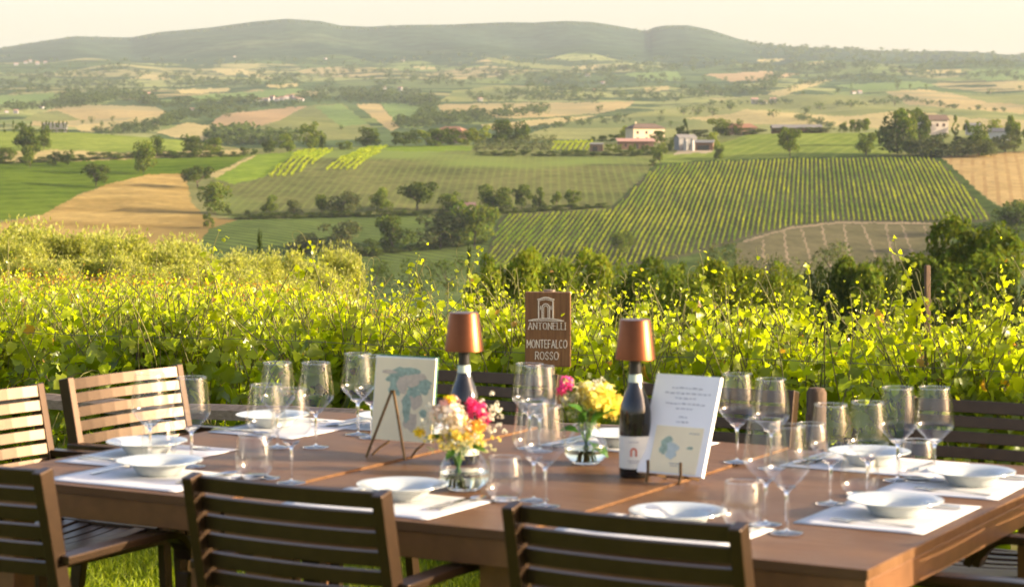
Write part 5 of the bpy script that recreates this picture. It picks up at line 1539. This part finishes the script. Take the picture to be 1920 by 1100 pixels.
# silvery olive trees closing the vineyard on the left
g = np.random.default_rng(5)
OP = []
for v in range(3):
    V, Fa, tn, L = crown_arrays(np.random.default_rng(70 + v), 'round', 10, .05)
    n = 11000; pk = g.integers(0, len(L), n); d = norm(g.normal(0, 1, (n, 3)))
    C = L[pk] + d * (.19 * g.random(n) ** .4)[:, None]; C[:, 2] = np.clip(C[:, 2], .02, 1.1)
    spr = g.random(n) < .16; C[spr] += d[spr] * .10 * np.array([1, 1, 1.2])
    Td = norm(g.normal(0, .7, (n, 3)) + [0, 0, .8] + d * .5); N = norm(g.normal(0, 1, (n, 3))); N = norm(N - Td * np.sum(N * Td, -1, keepdims=True))
    S = .066 * g.uniform(.6, 1.2, n)
    V, Fa = leaf_arrays(C, Td, N, S, np.array([(0, 0, 0), (.2, .5, .03), (0, 1, 0), (-.2, .5, .03)]), [(0, 1, 2, 3)])
    o = empty('olive_tree', (0, 0, -500)); m_ = g.random(n)[:, None]
    mesh_np('crown', V, Fa, L_OLIVE, (np.array([.26, .29, .05]) * (1 - m_) + np.array([.42, .41, .11]) * m_) * g.uniform(.6, 1.15, (n, 1)), o)
    m = MB(); m.tube([(0, 0, -.05), (.02, 0, .15), (-.01, .02, .35), (.02, 0, .6)], [.05, .04, .03, .012], 7); m.build('trunk', M_BARK, o, smooth=True)
    OP.append(o)
OLV = [(18, 416, 122, 52), (105, 424, 98, 50), (165, 430, 90, 54), (238, 431, 94, 50), (300, 446, 90, 54), (350, 456, 90, 50), (405, 462, 82, 54), (470, 490, 73, 48), (520, 462, 78, 56), (588, 502, 65, 50), (640, 462, 75, 58), (-50, 440, 106, 54), (60, 446, 82, 44), (200, 468, 82, 44), (130, 476, 90, 40), (280, 488, 82, 40), (370, 484, 82, 41), (20, 474, 90, 40), (440, 496, 73, 42), (550, 512, 65, 44), (60, 440, 80, 56), (140, 452, 80, 58), (215, 440, 76, 57), (275, 462, 76, 55), (320, 446, 80, 58), (385, 470, 76, 56), (435, 466, 76, 57), (500, 470, 70, 52), (560, 492, 60, 55), (615, 484, 66, 54)]
for i, (px, yt, w, d) in enumerate(OLV):
    o = OP[i % 3] if i < 3 else copy_tree(OP[i % 3])
    x = (px - CX) / F * d; z = gz(x, d); h = (CZ - (yt + 22 - HY) / F * d - z) * .96; ww = w / F * d
    o.location = (x, d, z); o.scale = (ww * 1.25, ww * 1.25, h); o.rotation_euler = (0, 0, i * 1.3)
    tag(o, 'silvery young olive tree in the row closing the vineyard at the left', 'olive tree', 'olive trees behind the left vines')

# =================================================================== rows of vines on the opposite slope
L_FVINE = leafmat('far_vine_leaf', .45, .7, .03, (1.8, 1.8, .5))


def plan(px, py): p = land(px, py, *MID); return np.array([p.x, p.y])


def slope_rows(poly, dirv, spacing, off0, hgt, wid, step, label, group, tone, dens=2, fs=.75, patchy=.35):
    g = np.random.default_rng(int(abs(poly[0][0])))
    dirv = np.array(dirv) / np.linalg.norm(dirv); nrm = np.array([dirv[1], -dirv[0]])
    pts = np.array([plan(*q) for q in poly]); c = pts.mean(0)
    u = (pts - c) @ nrm; v = (pts - c) @ dirv
    x = u.min() - spacing + off0
    while x < u.max() + spacing:
        vv = np.arange(v.min() - 30, v.max() + 30, step)
        xy = c + x * nrm + vv[:, None] * dirv
        z = gza(xy); px = CX + F * xy[:, 0] / xy[:, 1]; py = HY + F * (CZ - z) / xy[:, 1]
        k = inpoly(px, py, poly)
        x += spacing
        if k.sum() < 3: continue
        xy, z = xy[k], z[k]; n = len(z) * dens
        ii = np.repeat(np.arange(len(z)), dens)
        ph = g.uniform(0, 6.28, 2); vig = .85 + .22 * np.sin(np.arange(len(z)) * step * .11 + ph[0]) * np.sin(np.arange(len(z)) * step * .031 + ph[1])
        gap = g.random(len(z)) < .05
        vg = np.where(gap, .25, vig)[ii]
        C = np.stack([xy[ii, 0] + g.normal(0, wid * .3, n), xy[ii, 1] + g.normal(0, step * .4, n), z[ii] + hgt * vg * g.uniform(.25, 1, n)], -1)
        N = norm(g.normal(0, .6, (n, 3)) + [0, 0, .5]); a = norm(np.cross(N, g.normal(0, 1, (n, 3)))); b_ = np.cross(N, a); s = fs * vg[:, None] * g.uniform(.6, 1.2, n)[:, None] * .5
        V = np.stack([C - a * s, C - b_ * s, C + a * s, C + b_ * s], 1).reshape(-1, 3); o0 = np.array([xy[0, 0], xy[0, 1], z[0]])
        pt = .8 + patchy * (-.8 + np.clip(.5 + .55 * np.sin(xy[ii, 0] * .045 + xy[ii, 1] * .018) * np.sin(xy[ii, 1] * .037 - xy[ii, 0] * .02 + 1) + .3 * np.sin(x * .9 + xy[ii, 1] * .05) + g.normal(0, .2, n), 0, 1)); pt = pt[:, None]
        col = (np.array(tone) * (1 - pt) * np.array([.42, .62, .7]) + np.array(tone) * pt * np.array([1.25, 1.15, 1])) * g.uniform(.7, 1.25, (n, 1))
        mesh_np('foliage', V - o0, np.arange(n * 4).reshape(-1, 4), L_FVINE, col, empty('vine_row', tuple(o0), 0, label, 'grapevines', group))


C1P = [(1230, 316), (1282, 308), (1480, 301), (1742, 297), (1762, 306), (1788, 331), (1855, 405), (1853, 414), (1713, 415), (1570, 414), (1480, 425), (1393, 447), (1290, 476), (1200, 492), (1000, 506), (910, 506), (918, 476), (941, 412), (955, 405), (1146, 396), (1184, 362), (1210, 334)]
aV = math.atan(560 / 4050)
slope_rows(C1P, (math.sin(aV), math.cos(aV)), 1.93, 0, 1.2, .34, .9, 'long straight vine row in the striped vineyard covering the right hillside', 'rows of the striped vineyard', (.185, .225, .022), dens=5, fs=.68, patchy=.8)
d1 = plan(563, 281) - plan(493, 334)
slope_rows([(494, 334), (563, 282), (626, 281), (554, 331)], d1, 2.9, 0, 1.6, 1.0, 1.2, 'bright vine row in the left patch on the slope crest', 'rows of the left bright vine patch', (.24, .29, .025), dens=4, fs=1.0)
slope_rows([(600, 321), (680, 278), (727, 275), (669, 319)], plan(680, 278) - plan(600, 321), 2.9, 0, 1.6, 1.0, 1.2, 'bright vine row in the right patch on the slope crest', 'rows of the right bright vine patch', (.23, .28, .025), dens=4, fs=1.0)
slope_rows([(1030, 283), (1040, 263), (1112, 262), (1106, 283)], plan(1052, 264) - plan(1036, 283), 3.0, 0, 1.5, .9, 1.2, 'bright vine row beside the olive grove at the farm', 'rows of the farm vine patch', (.23, .27, .03), dens=4, fs=.9)

# =================================================================== buildings
M_CREAM = simple('cream_render', (.52, .43, .29), .85, 0, .2, .08, .3)
M_SILO = simple('silo_metal', (.34, .325, .30), .7, 0, .2, .1, .5)
M_BROWNW = simple('brown_barn_wall', (.15, .095, .065), .9, 0, .1, .15, .5)
M_PALE = simple('pale_grey_wall', (.23, .22, .205), .9, 0, .1, .06, .3)
M_BEIGE = simple('beige_render', (.50, .42, .33), .85, 0, .2, .08, .3)
M_WHITEW = simple('whitewashed_wall', (.48, .46, .42), .85, 0, .2, .06, .3)
M_ROOF = wood('brown_tiles', (.10, .068, .05), (.15, .105, .078), 2, (1, 6, 1), .9, .2, .02)
M_REDROOF = wood('red_tiles', (.20, .10, .06), (.27, .14, .085), 2, (1, 6, 1), .9, .2, .02)
M_PINKROOF = wood('pink_tiles', (.34, .19, .14), (.42, .25, .19), 2, (1, 6, 1), .9, .2, .02)
M_GREYROOF = simple('grey_sheet_roof', (.155, .145, .13), .85, .0, .4, .08, .4)
M_WIN = simple('dark_window', (.035, .03, .028), .25, 0, .5, .1, 2)
M_SHUT = simple('brown_shutter', (.16, .08, .05), .7, 0, .3, .1, 2)
M_BRICK = simple('tan_brick', (.30, .20, .13), .9, 0, .2, .15, .6)


def house(px, ybase, ytop_eave, ytop_ridge, wpx, lay, yaw, wallm, roofm, label, windows=(), depth=.7, over=.4, cat='house', name='farmhouse', roof='gable', door=None, chim=False):
    p = land(px, ybase, *lay) if not isinstance(lay, (int, float)) else Vector(((px - CX) / F * lay, lay, 0))
    s = p.y / F; w = wpx * s / max(.5, math.cos(yaw)); h = (ybase - ytop_eave) * s; rh = (ytop_eave - ytop_ridge) * s; dp = w * depth
    p.z = CZ - (ybase - HY) * s
    o = empty(name, tuple(p), yaw, label, cat)
    m = MB(); m.box((0, dp / 2, h / 2 - 1), (w, dp, h + 2)); 
    if roof == 'gable': m.prism([(0, 0), (dp, 0), (dp / 2, rh * .96)], -w / 2 + .02, w / 2 - .02, Matrix(((0, 0, 1, 0), (1, 0, 0, 0), (0, 1, 0, h + .003), (0, 0, 0, 1))))
    m.build('wall', wallm, o)
    m = MB(); e_ = over
    if roof == 'gable':
        k = rh / (dp / 2)
        sec = [(-e_, -e_ * k), (dp / 2, rh), (dp + e_, -e_ * k), (dp + e_, -e_ * k + .25), (dp / 2, rh + .28), (-e_, -e_ * k + .25)]
        m.prism(sec, -w / 2 - e_, w / 2 + e_, Matrix(((0, 0, 1, 0), (1, 0, 0, 0), (0, 1, 0, h + .02), (0, 0, 0, 1))))
    elif roof == 'hip':
        a, b_ = w / 2 + e_, dp / 2 + e_; q = w / 2 - dp * .35
        vs = [(-a, -e_, h), (a, -e_, h), (a, dp + e_, h), (-a, dp + e_, h), (-q, dp / 2, h + rh), (q, dp / 2, h + rh), (-a, -e_, h + .25), (a, -e_, h + .25), (a, dp + e_, h + .25), (-a, dp + e_, h + .25)]
        m.add(vs, [(0, 1, 2, 3)[::-1], (0, 1, 7, 6), (1, 2, 8, 7), (2, 3, 9, 8), (3, 0, 6, 9), (6, 7, 5, 4), (7, 8, 5), (8, 9, 4, 5), (9, 6, 4)])
    else:
        m.add([(-w / 2 - e_, -e_, h), (w / 2 + e_, -e_, h), (w / 2 + e_, dp + e_, h + rh), (-w / 2 - e_, dp + e_, h + rh), (-w / 2 - e_, -e_, h + .2), (w / 2 + e_, -e_, h + .2), (w / 2 + e_, dp + e_, h + rh + .2), (-w / 2 - e_, dp + e_, h + rh + .2)], [(3, 2, 1, 0), (4, 5, 6, 7), (0, 1, 5, 4), (1, 2, 6, 5), (2, 3, 7, 6), (3, 0, 4, 7)])
    rf = m.build('roof', roofm, o)
    if chim:
        m = MB(); m.box((-w * .3, dp * .5, h + rh + .2), (.7, .7, 1.6)); m.build('chimney', wallm, rf)
    for (fx, fz, ww, wh) in windows:
        m = MB(); m.box((fx * w, -.03, fz * h), (ww, .16, wh)); f_ = m.build('window', M_SHUT, o)
        m = MB(); m.box((fx * w, -.10, fz * h), (ww * .55, .08, wh * .85)); m.build('pane', M_WIN, f_)
    if door:
        m = MB(); m.box((door[0] * w, -.04, door[2] / 2), (door[1], .18, door[2])); m.build('door', M_WIN, o)
    return o


W2 = [(-.36, .72, 1.3, 1.6), (-.08, .72, 1.3, 1.6), (.20, .72, 1.3, 1.6), (.40, .72, 1.3, 1.6), (-.36, .28, 1.3, 1.7), (-.08, .28, 1.3, 1.7)]
house(1217, 268, 241, 231.5, 60, MID, R(20), M_CREAM, M_ROOF, 'cream two storey farmhouse with a brown roof on the slope crest', W2, .6, .7, roof='hip', chim=True)
house(1193, 280, 265.5, 260, 66, MID, R(4), M_BROWNW, M_PINKROOF, 'low barn with a pink tiled roof in front of the cream farmhouse', [(-.3, .5, 2, 1.6), (.2, .5, 2, 1.6)], .3, .8, 'barn', 'barn', 'shed', (.0, 2.2, 2.6))
house(1118, 284, 271, 268.5, 24, MID, R(-6), M_BROWNW, M_GREYROOF, 'small tan shed left of the pink roofed barn', [], .6, .3, 'shed', 'shed', 'shed', (-.1, 2.4, 2.4))
house(1755, 246, 225, 216, 48, MID, R(8), M_BEIGE, M_ROOF, 'beige house with three dark windows on the right crest', [(-.22, .55, 1.5, 1.7), (.06, .55, 1.5, 1.7), (.32, .55, 1.5, 1.7)], .7, .6, roof='gable')
house(1290, 281, 259, 253, 34, MID, R(22), M_PALE, M_GREYROOF, 'pale barn with two pale silos behind the pale green field', [], .6, .3, 'barn', 'barn', 'gable', (.2, 2.6, 3))
house(1320, 282, 268, 263, 32, MID, R(-12), M_SHUT, M_GREYROOF, 'dark open shed leaning right of the pale barn', [], .5, .6, 'shed', 'shed', 'shed', (-.05, 6, 2.6))
house(1392, 246, 240, 231.5, 54, MID, R(5), M_BRICK, M_REDROOF, 'low house with a reddish brown roof behind the olive hedge', [(0, .4, 1.5, 1)], .5, .8, roof='hip')
house(1495, 244, 239.5, 234.5, 92, MID, R(3), M_BROWNW, M_GREYROOF, 'long shed with a grey blue roof behind the olive hedge', [], .22, .6, 'shed', 'long_shed', 'gable')
house(840, 262, 246, 237, 50, MID, R(-20), M_BRICK, M_REDROOF, 'house with a red roof half hidden by the bushy clump', [(0, .5, 1.5, 1.5)], .7, .8, roof='hip')
house(874, 396, 385, 381, 34, MID, R(5), M_BEIGE, M_PINKROOF, 'small pinkish hut in the hedge beside the big dark tree', [], .7, .3, 'hut', 'hut', 'gable', (.1, 1.6, 2))
house(1872, 262, 247, 241, 34, MID, R(-25), M_WHITEW, M_GREYROOF, 'pale shed with a sloping grey roof at the right edge', [], .6, .5, 'shed', 'shed', 'gable')
house(1826, 246, 236, 231, 30, MID, R(-10), M_WHITEW, M_GREYROOF, 'small pale building with a flat grey roof right of the conifers', [], .6, .3, 'shed', 'shed', 'shed')
for i, (px, lab) in enumerate(((1284, 'left pale silo against the pale barn'), (1297, 'right pale silo against the pale barn'))):
    p = land(px, 283, *MID); s = p.y / F; m = MB()
    r_ = 3.6 * s; h_ = 20 * s; o = empty('silo', (p.x, p.y - 3, p.z), 0, lab, 'silo', 'pale silos at the pale barn')
    m.lathe([(r_, 0), (r_, h_), (0, h_ + .01)], 16); m.build('tank', M_SILO, o, smooth='auto'); m = MB(); m.lathe([(r_ + .1, h_ - .1), (r_ * .4, h_ + 1), (0, h_ + 1.1)], 16); m.build('cap', M_GREYROOF, o)
# white cemetery wall with cypresses at far left
house(102, 247, 232, 231, 44, MID, 0, M_PALE, M_PALE, 'white block behind a row of dark cypresses at the far left', [], .3, .1, 'building', 'white_building', 'shed')
for i, px in enumerate((80, 86, 92, 99, 105, 111, 118, 125, 8, 25, 42, 58)):
    T('cypress', 'dark', px, 250, 229 - (i * 3 % 4), 6, MID, 'thin dark cypress standing before the white block at the far left' if i < 8 else 'thin dark cypress on the far left crest, left of the white block', 'cypresses by the white block' if i < 8 else 'cypresses on the far left crest', 0)

# =================================================================== the far plain: trees, woods, hamlets
GF = 'scattered trees on the far fields'
FT = [(1450, 222, 205, 26), (1124, 213, 197, 17), (1511, 215, 199, 26), (1538, 207, 190, 24), (1595, 203, 186, 20), (1677, 200, 178, 24), (1370, 208, 193, 28), (1306, 218, 197, 34), (1282, 216, 200, 24), (1336, 220, 200, 24), (1506, 179, 170, 12), (1480, 172, 160, 12), (1490, 168, 157, 12), (1683, 168, 157, 16), (1707, 168, 156, 12), (1736, 168, 156, 8), (1857, 180, 165, 16), (1912, 170, 160, 12), (1572, 178, 162, 16), (1596, 178, 150, 5), (171, 233, 218, 14), (211, 231, 217, 8), (256, 230, 219, 5), (190, 244, 226, 10), (180, 248, 236, 9), (155, 234, 225, 12), (402, 200, 183, 12), (838, 194, 185, 10), (1050, 240, 228, 18), (1090, 234, 226, 14), (1065, 228, 218, 26), (1240, 216, 205, 14), (1410, 152, 142, 10), (1435, 152, 143, 14), (1400, 152, 143, 10), (1360, 153, 143, 10), (1320, 158, 140, 12), (1300, 135, 123, 14), (1612, 242, 226, 22), (1690, 243, 233, 20), (1500, 224, 214, 18), (1258, 240, 226, 14), (640, 246, 234, 12), (1765, 214, 204, 12), (1836, 206, 196, 14), (1640, 192, 184, 10)]
for i, (px, yb, yt, w) in enumerate(FT):
    T('round' if w > 7 else 'cypress', 'dark', px, yb, yt, w, FAR, 'hazy dark tree standing out on the far fields beyond the slope', GF, i % 4, nf=110, fs=.10)


def woods(name, lines, seed, hs, label=None):
    """distant woods and hedges: thousands of small leafy clumps, one mass"""
    g = np.random.default_rng(seed); VV, FF, CC = [], [], []; off = 0
    V0, F0, tn, L = crown_arrays(g, 'bush', 60, .15)
    for (pts, n, spread, h0, lay) in lines:
        pts = np.array(pts, float); seg = np.linspace(0, len(pts) - 1, n) + g.normal(0, .15, n); seg = np.clip(seg, 0, len(pts) - 1.001)
        i = seg.astype(int); f = (seg - i)[:, None]; q = pts[i] * (1 - f) + pts[np.minimum(i + 1, len(pts) - 1)] * f
        q = q + g.normal(0, 1, q.shape) * np.array([spread * 1.6, spread])
        for (px, py) in q:
            if lay is FAR: py = min(py, 262)
            p = land(px, py, *lay); s = p.y / F; h = h0 * s * g.uniform(.6, 1.35); w = h * g.uniform(1.0, 1.7); a = g.uniform(0, 6.28)
            c_, s_ = math.cos(a), math.sin(a)
            X = V0 * np.array([w, w, h]); X = np.stack([X[:, 0] * c_ - X[:, 1] * s_ + p.x, X[:, 0] * s_ + X[:, 1] * c_ + p.y, X[:, 2] + p.z - .1 * h], -1)
            VV.append(X); FF.append(F0 + off); off += len(V0); CC.append(np.array([.055, .075, .022]) * tn[:, None] * g.uniform(.75, 1.25))
    tag(mesh_np(name, np.concatenate(VV), np.concatenate(FF), L_TREE, np.concatenate(CC)), kind='stuff')


woods('crest_wood', [([(392, 270), (420, 268), (450, 266), (480, 268), (520, 272), (540, 272)], 60, 4, 26, (1400, 2000)), ([(420, 262), (446, 256), (470, 262)], 18, 3, 24, (1400, 2000))], 1, 1)
woods('plain_wood', [
    ([(745, 240), (790, 225), (850, 222), (900, 224), (960, 216), (1020, 214)], 95, 3, 15, FAR), ([(770, 238), (800, 236), (840, 232), (900, 228)], 54, 3, 14, FAR), ([(790, 218), (810, 205), (770, 196)], 35, 3, 14, FAR),
    ([(660, 190), (720, 190), (780, 192), (820, 196)], 68, 2.5, 14, FAR), ([(650, 184), (700, 186), (760, 184)], 32, 2, 10, FAR), ([(560, 196), (480, 204), (420, 216), (360, 222)], 40, 2, 9, FAR),
    ([(215, 247), (260, 240), (310, 232), (330, 222)], 74, 3, 13, FAR), ([(180, 250), (240, 250), (290, 246)], 40, 2, 10, FAR), ([(300, 236), (340, 218), (380, 212), (440, 206)], 48, 3, 13, FAR),
    ([(0, 205), (60, 205), (130, 200), (160, 196)], 54, 3, 13, FAR), ([(110, 196), (130, 188), (180, 190), (250, 186), (290, 196)], 68, 4, 15, FAR), ([(180, 192), (220, 180), (280, 182)], 48, 3, 12, FAR), ([(300, 200), (360, 196), (440, 194), (480, 190)], 54, 3, 12, FAR),
    ([(0, 160), (90, 158), (180, 160), (260, 162)], 68, 4, 10, FAR), ([(20, 145), (120, 142), (200, 150)], 48, 4, 9, FAR), ([(320, 160), (400, 156), (500, 158), (560, 150)], 59, 4, 9, FAR), ([(560, 180), (620, 172), (700, 176), (780, 176)], 59, 3, 10, FAR),
    ([(880, 184), (950, 188), (1040, 186), (1120, 188)], 68, 2.5, 10, FAR), ([(940, 178), (1010, 176), (1100, 172), (1190, 182), (1270, 186)], 76, 4, 11, FAR), ([(850, 160), (930, 150), (1010, 146), (1060, 150), (1140, 140)], 81, 4, 10, FAR), ([(700, 156), (780, 150), (850, 152)], 48, 4, 9, FAR), ([(1060, 140), (1140, 134), (1200, 132), (1280, 130)], 59, 2.5, 10, FAR),
    ([(1290, 170), (1350, 174), (1440, 160), (1460, 150)], 68, 4, 11, FAR), ([(1280, 180), (1350, 180), (1440, 172)], 45, 3, 10, FAR), ([(1400, 134), (1480, 128), (1560, 130), (1640, 124)], 68, 2.5, 10, FAR), ([(1500, 160), (1560, 150), (1620, 150), (1680, 156)], 48, 3, 9, FAR), ([(1640, 142), (1720, 138), (1800, 146), (1880, 142), (1920, 150)], 59, 3, 9, FAR), ([(1720, 130), (1800, 124), (1900, 122)], 40, 3, 9, FAR),
    ([(1490, 222), (1530, 232), (1560, 238)], 29, 2, 9, FAR), ([(1700, 186), (1740, 196), (1800, 204), (1900, 210)], 40, 1.2, 7, FAR), ([(1320, 200), (1420, 196), (1480, 196)], 21, 1.5, 9, FAR), ([(1010, 246), (1060, 236), (1120, 228), (1180, 222)], 27, 2, 9, FAR), ([(1000, 238), (1100, 232), (1240, 228)], 21, 2, 8, FAR), ([(1560, 196), (1620, 200), (1700, 190)], 18, 2, 9, FAR), ([(560, 140), (700, 136), (840, 138), (980, 132)], 88, 6, 8, FAR), ([(200, 132), (340, 150), (480, 150), (620, 158)], 80, 6, 9, FAR), ([(0, 172), (120, 168), (240, 172)], 48, 4, 9, FAR), ([(560, 188), (640, 186), (700, 178), (820, 182)], 56, 4, 10, FAR), ([(980, 160), (1080, 158), (1200, 156), (1280, 150)], 72, 6, 9, FAR), ([(1280, 122), (1400, 124), (1560, 120), (1760, 118), (1920, 126)], 88, 5, 8, FAR), ([(1450, 140), (1540, 140), (1640, 132), (1760, 142)], 48, 5, 8, FAR)], 2, 1)
woods('ridge_wood', [([(x, float(skyl(x)) + 3) for x in range(1400, 1960, 20)], 150, 2.0, 8, (5200, 7600)), ([(x, float(skyl(x)) + 2.0) for x in range(-60, 1400, 20)], 260, 1.0, 4.2, (5200, 7600)),
                     ([(1420, 102), (1560, 106), (1700, 110), (1900, 116)], 72, 4, 8, FAR), ([(0, 118), (200, 124), (420, 118), (640, 120), (840, 110)], 96, 5, 6, FAR), ([(860, 112), (1000, 116), (1200, 112), (1400, 116)], 64, 5, 6, FAR)], 3, 1)
# hamlets: each house by itself
g = random.Random(8)
HM = [(482, 190, 9), (492, 189, 8), (500, 190, 10), (510, 188, 9), (519, 190, 8), (528, 188, 9), (537, 186, 9), (545, 184, 10), (552, 187, 8), (560, 190, 9), (566, 190, 7), (360, 208, 8), (30, 123, 8), (48, 120, 7), (57, 117, 6), (85, 120, 7), (70, 122, 7), (78, 204, 8), (30, 213, 8), (12, 212, 7), (276, 183, 12), (790, 190, 12), (900, 190, 9), (935, 142, 10), (1102, 144, 9), (1115, 172, 6), (1415, 195, 13), (1432, 196, 12), (1450, 193, 12), (1600, 177, 9), (1612, 176, 8), (755, 116, 5), (1025, 156, 9), (700, 170, 8), (720, 168, 7), (750, 170, 8), (1130, 158, 7), (1700, 138, 5), (440, 108, 4), (610, 112, 5), (1325, 176, 6)]
for i, (px, yb, w) in enumerate(HM):
    p = land(px, yb, *FAR); s = p.y / F; ww = w * s; h_ = ww * g.uniform(.45, .7); dp = ww * .7
    ham = 'hilltop hamlet' if i < 11 else 'far plain'
    o = empty('distant_house', tuple(p), g.uniform(-.6, .6), 'tiny pale house of the hazy hilltop hamlet beyond the left slope' if i < 11 else 'tiny pale house scattered over the hazy far plain', 'house', 'houses of the ' + ham)
    m = MB(); m.box((0, 0, h_ / 2 - 1), (ww, dp, h_ + 2)); m.build('wall', M_PALE, o)
    m = MB(); m.prism([(-dp * .55, 0), (dp * .55, 0), (0, h_ * .35)], -ww * .53, ww * .53, Matrix(((0, 0, 1, 0), (1, 0, 0, 0), (0, 1, 0, h_ + .01), (0, 0, 0, 1)))); m.build('roof', M_REDROOF if i % 2 else M_PINKROOF, o)
for o in list(TPROTO.values()):
    if o.name not in USED:
        for c in list(o.children): bpy.data.objects.remove(c)
        bpy.data.objects.remove(o)
